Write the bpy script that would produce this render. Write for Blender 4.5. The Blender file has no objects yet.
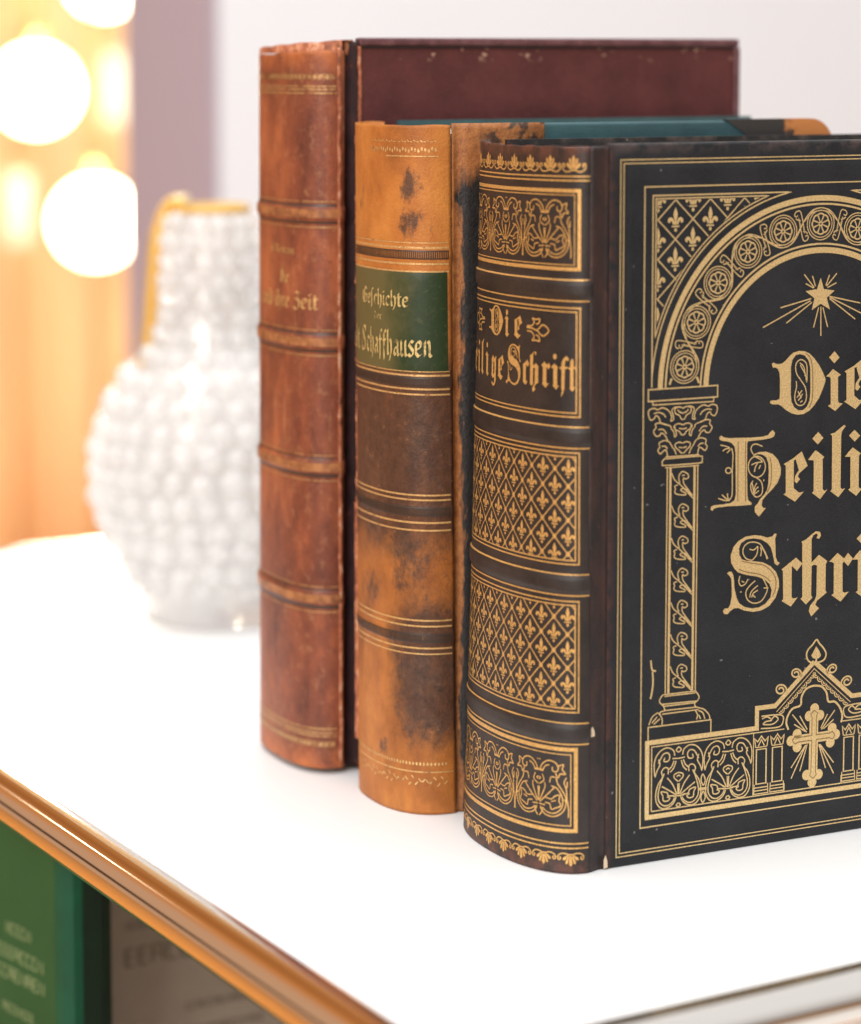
import bpy, bmesh, math, random
import numpy as np
from mathutils import Vector, Matrix
from mathutils.geometry import tessellate_polygon
random.seed(7)
S = bpy.context.scene
COL = S.collection
PI = math.pi

# ---------------------------------------------------------------- camera
cam_d = bpy.data.cameras.new('camera'); cam = bpy.data.objects.new('camera', cam_d); COL.objects.link(cam)
cam_d.sensor_fit = 'AUTO'; cam_d.sensor_width = 36; cam_d.lens = 2548 / 1024 * 36
cam_d.shift_y = -212 / 1024
cam_d.clip_start = 0.05; cam_d.clip_end = 60
cam.location = (0, 0, 0.313)
cam.rotation_euler = (PI / 2 - math.atan(243 / 2548), 0, math.radians(-30.4))
cam_d.dof.use_dof = True; cam_d.dof.focus_distance = 1.02; cam_d.dof.aperture_fstop = 4.9
S.camera = cam

# ---------------------------------------------------------------- view, world, lights
S.view_settings.view_transform = 'Standard'; S.view_settings.look = 'None'
S.view_settings.exposure = 0.0; S.view_settings.gamma = 1.0
W = bpy.data.worlds.new('World'); S.world = W; W.use_nodes = True
wn = W.node_tree.nodes; wl = W.node_tree.links
bg = wn['Background']
tc = wn.new('ShaderNodeTexCoord'); sx = wn.new('ShaderNodeSeparateXYZ'); wl.new(tc.outputs['Generated'], sx.inputs[0])
mr = wn.new('ShaderNodeMapRange'); mr.inputs[1].default_value = -0.6; mr.inputs[2].default_value = 0.5
wl.new(sx.outputs['Z'], mr.inputs[0])
cr = wn.new('ShaderNodeValToRGB'); wl.new(mr.outputs[0], cr.inputs[0])
cr.color_ramp.elements[0].position = 0.0; cr.color_ramp.elements[0].color = (0.50, 0.20, 0.06, 1)
cr.color_ramp.elements[1].position = 1.0; cr.color_ramp.elements[1].color = (1.48, 1.50, 1.52, 1)
e = cr.color_ramp.elements.new(0.45); e.color = (0.62, 0.36, 0.18, 1)
e = cr.color_ramp.elements.new(0.62); e.color = (0.86, 0.82, 0.80, 1)
# the lamp-lit room to the left and behind is warm, the rest of the surroundings is pale
wr = wn.new('ShaderNodeValToRGB'); wm = wn.new('ShaderNodeMapRange'); wm.inputs[1].default_value = -0.7; wm.inputs[2].default_value = 0.5
wl.new(sx.outputs['X'], wm.inputs[0]); wl.new(wm.outputs[0], wr.inputs[0])
wr.color_ramp.elements[0].position = 0.0; wr.color_ramp.elements[0].color = (1.0, .60, .36, 1)
wr.color_ramp.elements[1].position = 1.0; wr.color_ramp.elements[1].color = (1.0, .62, .34, 1)
for p_, c_ in ((.26, (1.0, .56, .32)), (.34, (1.05, .40, .11)), (.55, (.62, .21, .05)), (.80, (1.0, .42, .13))):
    e = wr.color_ramp.elements.new(p_); e.color = (*c_, 1)
def wrange(sock, a, b):
    t = wn.new('ShaderNodeMapRange'); wl.new(sock, t.inputs[0]); t.inputs[1].default_value = a; t.inputs[2].default_value = b; return t.outputs[0]
def wmul(a, b):
    t = wn.new('ShaderNodeMath'); t.operation = 'MULTIPLY'; wl.new(a, t.inputs[0]); wl.new(b, t.inputs[1]); return t.outputs[0]
wk = wmul(wmul(wrange(sx.outputs['Y'], .30, .50), wrange(sx.outputs['X'], .60, .45)), wrange(sx.outputs['Z'], .80, .62))
wx_ = wn.new('ShaderNodeMix'); wx_.data_type = 'RGBA'; wl.new(wk, wx_.inputs[0]); wl.new(cr.outputs[0], wx_.inputs[6]); wl.new(wr.outputs[0], wx_.inputs[7])
ab = wn.new('ShaderNodeMath'); ab.operation = 'ABSOLUTE'; wl.new(sx.outputs['Z'], ab.inputs[0])
dk_ = wn.new('ShaderNodeMix'); dk_.data_type = 'RGBA'; dk_.inputs[6].default_value = (.10, .05, .03, 1); wl.new(wrange(ab.outputs[0], .025, .06), dk_.inputs[0]); wl.new(wx_.outputs[2], dk_.inputs[7])  # dark band at the horizon, added as a thin dark reflection in the tube
wl.new(dk_.outputs[2], bg.inputs['Color']); bg.inputs['Strength'].default_value = 0.60

def area(name, loc, target, size, power, col):
    l = bpy.data.lights.new(name, 'AREA'); l.shape = 'RECTANGLE'; l.size = size[0]; l.size_y = size[1]
    l.energy = power; l.color = col
    o = bpy.data.objects.new(name, l); COL.objects.link(o); o.location = loc
    o.rotation_euler = (Vector(target) - Vector(loc)).to_track_quat('-Z', 'Y').to_euler()
    return o
area('overhead_softbox', (0.5, 1.0, 2.3), (0.6, 1.0, 0), (2.4, 2.4), 54, (1, 0.985, 0.98))  # unseen softbox added overhead for the bright, even light
lp = bpy.data.lights.new('far_lamp', 'POINT'); lp.energy = 1.6; lp.color = (1, .85, .6); lp.shadow_soft_size = .035
lpo = bpy.data.objects.new('far_lamp', lp); COL.objects.link(lpo); lpo.location = (-.35, 3.8, 1.34)
area('left_softbox', (-1.5, -0.35, 1.2), (0.6, 0.9, 0.12), (1.4, 1.2), 52, (1, 0.97, 0.94))  # unseen softbox added at the left front to brighten the spines

# ---------------------------------------------------------------- node helper
class NM:
    def __init__(s, name):
        s.m = bpy.data.materials.new(name); s.m.use_nodes = True
        s.n = s.m.node_tree.nodes; s.l = s.m.node_tree.links
        s.b = s.n['Principled BSDF']; s._o = None
    def obj(s):
        if not s._o: s._o = s.n.new('ShaderNodeTexCoord').outputs['Object']
        return s._o
    def put(s, sock, v):
        if hasattr(v, 'is_linked'): s.l.new(v, sock)
        elif isinstance(v, tuple) and len(v) == 3 and sock.type == 'RGBA': sock.default_value = (*v, 1)
        else: sock.default_value = v
    def noise(s, scale, detail=4, rough=0.6, stretch=None, dist=0.0):
        t = s.n.new('ShaderNodeTexNoise'); v = s.obj()
        if stretch:
            mp = s.n.new('ShaderNodeMapping'); mp.inputs['Scale'].default_value = stretch; s.l.new(v, mp.inputs[0]); v = mp.outputs[0]
        s.l.new(v, t.inputs['Vector']); t.inputs['Scale'].default_value = scale
        t.inputs['Detail'].default_value = detail; t.inputs['Roughness'].default_value = rough; t.inputs['Distortion'].default_value = dist
        return t.outputs['Fac']
    def voro(s, scale, feature='F1'):
        t = s.n.new('ShaderNodeTexVoronoi'); t.feature = feature; s.l.new(s.obj(), t.inputs['Vector']); t.inputs['Scale'].default_value = scale
        return t.outputs['Distance']
    def xyz(s, k):
        t = s.n.new('ShaderNodeSeparateXYZ'); s.l.new(s.obj(), t.inputs[0]); return t.outputs[k]
    def mth(s, op, a, b=0.0, clamp=False):
        t = s.n.new('ShaderNodeMath'); t.operation = op; t.use_clamp = clamp; s.put(t.inputs[0], a); s.put(t.inputs[1], b); return t.outputs[0]
    def rng(s, v, a, b, c=0.0, d=1.0):
        t = s.n.new('ShaderNodeMapRange'); s.put(t.inputs[0], v)
        for i, q in enumerate((a, b, c, d)): t.inputs[i + 1].default_value = q
        t.interpolation_type = 'SMOOTHSTEP' if False else 'LINEAR'
        return t.outputs[0]
    def ramp(s, f, stops):
        t = s.n.new('ShaderNodeValToRGB'); s.l.new(f, t.inputs[0]); r = t.color_ramp
        r.elements[0].position = stops[0][0]; r.elements[0].color = (*stops[0][1], 1)
        r.elements[1].position = stops[-1][0]; r.elements[1].color = (*stops[-1][1], 1)
        for p, c in stops[1:-1]:
            e = r.elements.new(p); e.color = (*c, 1)
        return t.outputs[0]
    def mix(s, f, a, b):
        t = s.n.new('ShaderNodeMix'); t.data_type = 'RGBA'; s.put(t.inputs[0], f); s.put(t.inputs[6], a); s.put(t.inputs[7], b); return t.outputs[2]
    def bump(s, h, dist, strength=1.0, prev=None):
        t = s.n.new('ShaderNodeBump'); s.l.new(h, t.inputs['Height']); t.inputs['Distance'].default_value = dist; t.inputs['Strength'].default_value = strength
        if prev: s.l.new(prev, t.inputs['Normal'])
        s.l.new(t.outputs[0], s.b.inputs['Normal']); return t.outputs[0]
    def set(s, **k):
        for a, v in k.items(): s.put(s.b.inputs[{'col': 'Base Color', 'rough': 'Roughness', 'metal': 'Metallic', 'spec': 'Specular IOR Level', 'trans': 'Transmission Weight', 'em': 'Emission Color', 'ems': 'Emission Strength', 'coat': 'Coat Weight', 'ior': 'IOR'}[a]], v)
        return s.m

def plain(name, col, rough=0.5, **k):
    return NM(name).set(col=col, rough=rough, **k)

# black grained cloth / leather of the big bible
def m_black_cloth():
    n = NM('black_grained_cloth')
    g = n.noise(1300, 3, 0.7); w = n.noise(30, 5, 0.65); f = n.noise(2400, 2, 0.6)
    c = n.mix(n.rng(w, .35, .7), (0.0085, 0.0092, 0.0110), (0.020, 0.0205, 0.0235))
    c = n.mix(n.rng(f, .56, .80, 0, .55), c, (0.060, 0.058, 0.060))
    h = n.xyz(2); x = n.xyz(0)                                # rubbed brown along the hinge edge
    ed = n.rng(x, .0005, .0045, 1, 0)
    ed = n.mth('MULTIPLY', ed, n.rng(n.noise(160, 4), .35, .6))
    c = n.mix(ed, c, (0.075, 0.030, 0.022))
    tp = n.mth('MULTIPLY', n.rng(h, .2755, .2795, 0, 1), n.rng(n.noise(120, 4), .45, .62))
    c = n.mix(tp, c, (0.07, 0.05, 0.045))
    sp = n.mth('GREATER_THAN', n.noise(420, 1, .3), .80)
    c = n.mix(sp, c, (0.16, 0.15, 0.14))
    n.bump(n.mth('ADD', g, n.mth('MULTIPLY', f, .4)), 0.0004, .9)
    return n.set(col=c, rough=n.rng(w, .3, .7, .42, .58), spec=.27)
def m_spine_black():
    n = NM('dark_brown_leather')
    g = n.noise(1100, 3, 0.7); w = n.noise(45, 5, 0.7); f = n.noise(500, 4, .7)
    c = n.mix(n.rng(w, .35, .68), (0.013, 0.0088, 0.0075), (0.032, 0.021, 0.017))
    c = n.mix(n.rng(f, .55, .8, 0, .5), c, (0.058, 0.040, 0.032))
    z = n.xyz(2)
    a = n.mth('MAXIMUM', n.rng(z, .2715, .279, 0, 1), n.rng(z, .0012, .007, 1, 0))
    a = n.mth('MULTIPLY', a, n.rng(n.noise(130, 5, .7), .38, .6))
    c = n.mix(a, c, (0.115, 0.040, 0.024))
    n.bump(g, 0.00025, .8)
    return n.set(col=c, rough=.46, spec=.45)
def m_joint():
    n = NM('rubbed_joint_leather')
    w = n.noise(90, 5, .7, (1, 1, .35)); f = n.noise(380, 4, .7, (1, 1, .5))
    c = n.mix(n.rng(w, .4, .62), (0.010, 0.006, 0.0055), (0.038, 0.014, 0.010))
    c = n.mix(n.rng(f, .63, .76, 0, .9), c, (0.20, 0.075, 0.045))
    n.bump(n.noise(600, 4), 0.0004, .8)
    return n.set(col=c, rough=.5)
def m_gold(name, a, b, worn, hole=.70):
    n = NM(name)
    g = n.noise(1500, 3, .75); k = n.noise(260, 5, .7)
    c = n.mix(n.rng(g, .36, .66), b, a)
    c = n.mix(n.rng(k, hole, hole + .08, 0, .85), c, worn)
    n.bump(g, .00012, .6)
    return n.set(col=c, rough=.42, metal=.45, spec=.5)
MT = {}
MT['cloth'] = m_black_cloth(); MT['spineblack'] = m_spine_black(); MT['joint'] = m_joint()
MT['gold'] = m_gold('gold_blocking', (.90, 0.66, 0.32), (0.54, 0.37, 0.16), (0.09, 0.06, 0.04), .69)
MT['goldspine'] = m_gold('gold_tooling', (0.84, 0.50, 0.165), (0.48, 0.25, 0.07), (0.06, 0.035, 0.02), .69)
MT['golddull'] = m_gold('worn_gold_tooling', (0.85, 0.55, 0.22), (0.50, 0.26, 0.09), (0.20, 0.09, 0.04), .58)
MT['goldfaint'] = m_gold('faded_gold_tooling', (0.62, 0.38, 0.16), (0.36, 0.17, 0.06), (0.20, 0.06, 0.026), .53)
MT['goldlabel'] = m_gold('pale_gold_lettering', (0.85, 0.66, 0.28), (0.55, 0.40, 0.15), (0.12, 0.10, 0.035), .53)
MT['engrave'] = plain('engraved_line_brown', (0.20, 0.115, 0.045), .5, metal=.3)
def m_pages():
    n = NM('aged_page_edges'); s = n.noise(40, 3, .6, (1, 90, 1))
    c = n.ramp(s, [(.3, (.42, .33, .21)), (.7, (.70, .60, .44))]); n.bump(s, .0004)
    return n.set(col=c, rough=.8)
MT['pages'] = m_pages()
def m_brown():
    n = NM('brown_calf_leather')
    w = n.noise(26, 6, .7, (1, 1, .6)); f = n.noise(210, 5, .75); v = n.noise(70, 5, .7, (1, 1, .25)); z = n.xyz(2)
    c = n.ramp(n.mth('ADD', n.mth('MULTIPLY', w, .7), n.mth('MULTIPLY', v, .3)), [(.36, (.095, .027, .017)), (.5, (.22, .060, .028)), (.64, (.42, .125, .046))])
    sc = n.noise(120, 6, .8, (1, 1, .12)); c = n.mix(n.rng(f, .54, .74, 0, .6), c, (.42, .19, .09)); c = n.mix(n.rng(sc, .60, .70, 0, .5), c, (.50, .24, .12)); c = n.mix(n.rng(sc, .30, .40, .5, 0), c, (.07, .022, .015))
    c = n.mix(n.rng(f, .25, .40, .6, 0), c, (.06, .02, .014))
    ed = n.mth('MAXIMUM', n.rng(z, .306, .317, 0, 1), n.rng(z, .003, .013, 1, 0))
    ed = n.mth('MULTIPLY', ed, n.rng(n.noise(90, 5, .7), .36, .58))
    c = n.mix(ed, c, (.50, .15, .045))
    n.bump(n.mth('ADD', f, n.noise(900, 3)), .0004, .7)
    return n.set(col=c, rough=.45, spec=.33)
def m_tan():
    n = NM('tan_leather_rubbed')
    w = n.noise(20, 6, .68, (1, 1, .7)); f = n.noise(260, 5, .75); p = n.noise(52, 5, .72, (1, 1, .55)); z = n.xyz(2); x = n.xyz(1)
    tan = n.ramp(w, [(.34, (.24, .075, .017)), (.5, (.43, .145, .030)), (.68, (.60, .24, .052))])
    dark = n.ramp(f, [(.35, (.050, .028, .020)), (.62, (.11, .055, .034))])
    # brown central stretch, stains towards the right shoulder
    mid = n.mth('MULTIPLY', n.rng(z, .090, .132, 0, 1), n.rng(z, .176, .205, 1, 0))
    mid = n.mth('MAXIMUM', mid, n.mth('MULTIPLY', n.mth('MULTIPLY', n.rng(z, .010, .045), n.rng(z, .11, .08, 0, 1)), n.rng(x, .026, .008, 0, .8)))
    d1 = n.rng(n.mth('ADD', n.mth('MULTIPLY', mid, .46), n.mth('ADD', n.mth('MULTIPLY', w, .7), n.mth('MULTIPLY', n.noise(150, 5, .75), .3))), .60, .82, 0, .93)
    tot = None                                                  # stains where the leather was scuffed and stuck
    for (cy_, cz_, ry_, rz_, k_) in ((.0075, .262, .0045, .009, 1), (.0065, .245, .006, .008, 1), (.040, .256, .006, .010, .75), (.006, .060, .010, .016, .95), (.007, .038, .009, .014, 1), (.022, .026, .004, .005, .95),
                                     (.008, .103, .011, .024, .9), (.030, .118, .014, .012, .8), (.004, .150, .006, .030, .9), (.020, .158, .012, .012, .6), (.030, .092, .014, .010, .75), (.014, .072, .012, .012, .8)):
        a_ = n.mth('POWER', n.mth('DIVIDE', n.mth('SUBTRACT', x, cy_), ry_), 2.0); b_ = n.mth('POWER', n.mth('DIVIDE', n.mth('SUBTRACT', z, cz_), rz_), 2.0)
        q_ = n.mth('MULTIPLY', n.rng(n.mth('ADD', a_, b_), 0, 1.6, 1, 0), k_)
        tot = q_ if tot is None else n.mth('MAXIMUM', tot, q_)
    pn = n.mth('ADD', n.mth('MULTIPLY', p, .5), n.mth('MULTIPLY', n.noise(300, 5, .8, (1, 1, .6)), .5))
    d2 = n.rng(n.mth('ADD', n.mth('MULTIPLY', tot, .26), pn), .64, .76, 0, .9)
    c = n.mix(d1, tan, n.ramp(f, [(.3, (.030, .016, .012)), (.7, (.095, .042, .026))])); c = n.mix(d2, c, dark)
    tanw = n.mth('MULTIPLY', n.rng(n.noise(34, 5, .7, (1, 1, .5)), .52, .68, 0, .5), n.rng(z, .20, .23, 1, .3)); c = n.mix(tanw, c, (.20, .075, .03))
    c = n.mix(n.rng(f, .62, .8, 0, .5), c, (.62, .33, .12))
    n.bump(n.mth('ADD', f, n.noise(900, 3)), .0004, .7)
    return n.set(col=c, rough=.47, spec=.28)
def m_tanboard():
    n = NM('leather_rubbed_to_tan')
    w = n.noise(60, 5, .7, (1, 1, .22)); f = n.noise(300, 5, .75); x = n.xyz(0); z = n.xyz(2)
    k = n.mth('ADD', n.mth('MULTIPLY', n.mth('SUBTRACT', w, .5), .022), x)
    k2 = n.rng(k, .0016, .0030, 0, 1)
    top = n.mth('ADD', n.mth('MULTIPLY', n.mth('SUBTRACT', w, .5), .05), z)
    k2 = n.mth('MAXIMUM', n.mth('MULTIPLY', k2, n.rng(top, .262, .272, 1, 0)), n.mth('MULTIPLY', n.rng(n.noise(110, 4), .48, .56), n.mth('MULTIPLY', n.rng(x, .008, .016), .85)))
    tan = n.ramp(f, [(.3, (.22, .07, .020)), (.7, (.46, .18, .05))])
    blk = n.ramp(f, [(.3, (.008, .008, .009)), (.75, (.032, .028, .026))])
    c = n.mix(k2, tan, blk)
    n.bump(n.mth('ADD', f, n.noise(900, 3)), .0004, .7)
    return n.set(col=c, rough=.5)
def m_corner():
    n = NM('corner_leather'); f = n.noise(90, 5, .7); x = n.xyz(0)
    k = n.mth('ADD', n.mth('MULTIPLY', n.mth('SUBTRACT', f, .5), .05), x)
    c = n.mix(n.rng(k, .160, .166, 0, 1), (.030, .026, .024), (.50, .185, .05)); n.bump(f, .0004, .6)
    return n.set(col=c, rough=.5)
def m_teal():
    n = NM('teal_book_cloth'); f = n.noise(900, 3, .7); w = n.noise(40, 4)
    c = n.mix(n.rng(w, .35, .65), (.018, .055, .065), (.030, .085, .095)); n.bump(f, .0003, .7)
    return n.set(col=c, rough=.6)
def m_maroon():
    n = NM('maroon_book_cloth'); f = n.noise(1000, 3, .7); w = n.noise(35, 5, .65); z = n.xyz(2); k = n.noise(75, 4, .7)
    c = n.mix(n.rng(w, .35, .65), (.060, .0125, .0125), (.105, .024, .022))
    c = n.mix(n.rng(f, .56, .8, 0, .5), c, (.17, .06, .055))
    e = n.mth('MULTIPLY', n.rng(z, .3105, .3145, 0, 1), n.mth('GREATER_THAN', k, .60)); c = n.mix(e, c, (.42, .24, .17))
    n.bump(f, .0003, .8)
    return n.set(col=c, rough=.62, spec=.35)
def m_label():
    n = NM('green_title_label'); f = n.noise(300, 5, .7); w = n.noise(45, 5, .7); y = n.xyz(1)
    k = n.mth('ADD', n.mth('MULTIPLY', n.mth('SUBTRACT', w, .5), .03), y)
    c = n.mix(n.rng(k, .003, .020, 0, 1), (.016, .034, .010), (.105, .088, .030)); c = n.mix(n.rng(f, .55, .75, 0, .5), c, (.11, .11, .05))
    n.bump(f, .0002, .6); return n.set(col=c, rough=.4)
MT['brown'] = m_brown(); MT['tan'] = m_tan(); MT['tanboard'] = m_tanboard(); MT['corner'] = m_corner(); MT['teal'] = m_teal(); MT['maroon'] = m_maroon(); MT['label'] = m_label()
def m_maroonjoint():
    n = NM('maroon_joint'); f = n.noise(260, 5, .75, (1, 1, .5)); x = n.xyz(0)
    c = n.ramp(f, [(.35, (.012, .0035, .004)), (.62, (.035, .009, .009)), (.78, (.20, .06, .03))]); n.bump(f, .0005, .7)
    return n.set(col=c, rough=.6, spec=.25)
MT['mjoint'] = m_maroonjoint()
def m_wornedge():
    n = NM('worn_leather_edge'); f = n.noise(330, 5, .75, (1, 1, .6))
    c = n.ramp(f, [(.35, (.15, .04, .02)), (.52, (.44, .13, .05)), (.7, (.66, .42, .26))]); n.bump(f, .0006, .8)
    return n.set(col=c, rough=.7)
MT['edge'] = m_wornedge()
MT['knurl'] = plain('blind_tooled_dark_band', (.040, .026, .018), .45)
MT['bandtan'] = (lambda n: n.set(col=n.ramp(n.noise(160, 5, .7), [(.35, (.16, .05, .02)), (.6, (.42, .17, .06))]), rough=.42))(NM('rubbed_raised_band'))

# ---------------------------------------------------------------- objects
def thing(name, label, cat, loc=(0, 0, 0), rotz=0, group=None):
    o = bpy.data.objects.new(name, None); COL.objects.link(o); o.location = loc; o.rotation_euler = (0, 0, rotz)
    o['label'] = label; o['category'] = cat
    if group: o['group'] = group
    return o
def tag(o, label, cat, group=None):
    o['label'] = label; o['category'] = cat
    if group: o['group'] = group
    return o
def mesh(name, vs, fs, mat, parent=None, smooth=True, bevel=0, autosmooth=None):
    me = bpy.data.meshes.new(name); me.from_pydata([tuple(v) for v in vs], [], fs); me.update()
    if smooth:
        for p in me.polygons: p.use_smooth = True
    o = bpy.data.objects.new(name, me); COL.objects.link(o); me.materials.append(mat)
    if parent: o.parent = parent
    if bevel:
        b = o.modifiers.new('bevel', 'BEVEL'); b.width = bevel; b.segments = 3; b.limit_method = 'ANGLE'; b.angle_limit = math.radians(40)
    return o
def bmobj(name, bm, mat, parent=None, smooth=True, fix=True):
    if fix: bmesh.ops.recalc_face_normals(bm, faces=bm.faces)
    me = bpy.data.meshes.new(name); bm.to_mesh(me); bm.free()
    if smooth:
        for p in me.polygons: p.use_smooth = True
    o = bpy.data.objects.new(name, me); COL.objects.link(o); me.materials.append(mat)
    if parent: o.parent = parent
    return o
def box_bm(bm, lo, hi):
    r = bmesh.ops.create_cube(bm, size=1)['verts']
    for v in r: v.co = Vector([lo[i] + (v.co[i] + .5) * (hi[i] - lo[i]) for i in range(3)])
    return r
def boxobj(name, lo, hi, mat, parent=None, bevel=0.0005, seg=3):
    bm = bmesh.new(); box_bm(bm, lo, hi)
    if bevel: bmesh.ops.bevel(bm, geom=list(bm.edges), offset=bevel, segments=seg, profile=.5, affect='EDGES')
    o = bmobj(name, bm, mat, parent, smooth=False)
    return o

# flat tooling: strokes and filled shapes drawn in millimetres on a surface, then laid on it
def catmull(pts, n=5):
    if len(pts) < 3: return [tuple(p) for p in pts]
    closed = math.hypot(pts[0][0] - pts[-1][0], pts[0][1] - pts[-1][1]) < 1e-6
    P = [Vector(p[:2]) for p in pts]; out = []
    N = len(P)
    for i in range(N - 1):
        p0 = P[i - 1] if i > 0 else (P[-2] if closed else P[0]); p1 = P[i]; p2 = P[i + 1]
        p3 = P[i + 2] if i + 2 < N else (P[1] if closed else P[-1])
        for k in range(n):
            t = k / n
            q = .5 * ((2 * p1) + (p2 - p0) * t + (2 * p0 - 5 * p1 + 4 * p2 - p3) * t * t + (3 * p1 - p0 - 3 * p2 + p3) * t ** 3)
            out.append((q.x, q.y))
    out.append((P[-1].x, P[-1].y)); return out
def clip_poly(poly, hp):
    a, b, c = hp; out = []
    for i in range(len(poly)):
        p, q = poly[i - 1], poly[i]
        dp, dq = a * p[0] + b * p[1] - c, a * q[0] + b * q[1] - c
        if (dp <= 0) != (dq <= 0):
            t = dp / (dp - dq); out.append((p[0] + (q[0] - p[0]) * t, p[1] + (q[1] - p[1]) * t))
        if dq <= 0: out.append(q)
    return out
class Flat:
    def __init__(s): s.V = []; s.F = []; s.k = 0; s.clips = []
    def _emit(s, poly):
        for hp in s.clips:
            poly = clip_poly(poly, hp)
            if len(poly) < 3: return
        b = len(s.V); s.V += [(x, y, s.k) for x, y in poly]
        if len(poly) == 3: s.F.append((b, b + 1, b + 2)); return
        for t in tessellate_polygon([[Vector((x, y, 0)) for x, y in poly]]): s.F.append(tuple(b + i for i in t))
    def poly(s, pts, hole=None):
        s.k += 1
        if hole:
            allp = list(pts) + list(hole); b = len(s.V); s.V += [(x, y, s.k) for x, y in allp]
            for t in tessellate_polygon([[Vector((x, y, 0)) for x, y in pts], [Vector((x, y, 0)) for x, y in hole]]): s.F.append(tuple(b + i for i in t))
        else: s._emit([tuple(p) for p in pts])
    def stroke(s, pts, w, smooth=True, seg=1.2, taper=False):
        s.k += 1
        if smooth: pts = catmull(pts)
        else:
            o = [tuple(pts[0])]
            for a, b in zip(pts[:-1], pts[1:]):
                L = math.hypot(b[0] - a[0], b[1] - a[1]); m = max(1, int(L / seg))
                o += [(a[0] + (b[0] - a[0]) * i / m, a[1] + (b[1] - a[1]) * i / m) for i in range(1, m + 1)]
            pts = o
        pts = [p for i, p in enumerate(pts) if i == 0 or math.hypot(p[0] - pts[i - 1][0], p[1] - pts[i - 1][1]) > 1e-5]
        n = len(pts)
        if n < 2: return
        closed = math.hypot(pts[0][0] - pts[-1][0], pts[0][1] - pts[-1][1]) < 1e-4 and n > 3
        L, R = [], []
        for i in range(n):
            a = pts[i - 1] if i > 0 else (pts[-2] if closed else None); b = pts[i]; c = pts[i + 1] if i < n - 1 else (pts[1] if closed else None)
            d1 = Vector((b[0] - a[0], b[1] - a[1])).normalized() if a else None
            d2 = Vector((c[0] - b[0], c[1] - b[1])).normalized() if c else None
            if d1 is None: d1 = d2
            if d2 is None: d2 = d1
            t = (d1 + d2)
            t = t.normalized() if t.length > .2 else d1
            k = 1 / max(.6, t.dot(d1)); nx, ny = -t.y, t.x
            h = w / 2 * k * ((.35 + .65 * math.sin(PI * (.15 + .85 * i / (n - 1)))) if taper else 1)
            L.append((b[0] + nx * h, b[1] + ny * h)); R.append((b[0] - nx * h, b[1] - ny * h))
        if s.clips:
            for i in range(n - 1): s._emit([R[i], R[i + 1], L[i + 1], L[i]])
        else:
            b = len(s.V)
            for l, r in zip(L, R): s.V += [(*l, s.k), (*r, s.k)]
            for i in range(n - 1): s.F.append((b + 2 * i, b + 2 * i + 1, b + 2 * i + 3, b + 2 * i + 2))
    def rect(s, x0, y0, x1, y1, w): s.stroke([(x0, y0), (x1, y0), (x1, y1), (x0, y1), (x0, y0)], w, False)
    def circle(s, x, y, r, w, n=28): s.stroke([(x + r * math.cos(2 * PI * i / n), y + r * math.sin(2 * PI * i / n)) for i in range(n + 1)], w, False, 9)
    def disc(s, x, y, r, n=14, ry=None): s.poly([(x + r * math.cos(2 * PI * i / n), y + (ry or r) * math.sin(2 * PI * i / n)) for i in range(n)])
    def build(s, name, surf, mat, parent, off=.07):
        vs = [surf(x, y, off + .013 * (k % 7)) for x, y, k in s.V]
        return mesh(name, vs, s.F, mat, parent, smooth=False)
def fleur(F, x, y, k=1.0, kx=None):
    kx = kx or k
    T = lambda P, m=1: [(x + m * a * kx, y + b * k) for a, b in P]
    F.poly(T([(0, 5.0), (.55, 3.7), (.95, 2.4), (.8, 1.2), (.45, 0), (.4, -1.7), (-.4, -1.7), (-.45, 0), (-.8, 1.2), (-.95, 2.4), (-.55, 3.7)]))
    for m in (-1, 1): F.poly(T([(.42, -1.6), (.62, -.3), (1.3, .85), (2.2, 1.2), (3.1, .8), (3.5, 0), (3.3, -.75), (2.7, -1.05), (2.3, -.8), (2.35, -.35), (2.0, -.15), (1.55, -.5), (1.25, -1.6)], m))
    F.stroke(T([(-1.7, -2.35), (1.7, -2.35)]), .6 * k, False)
    F.disc(x, y - 3.7 * k, .62 * k, 10, .75 * k)

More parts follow.
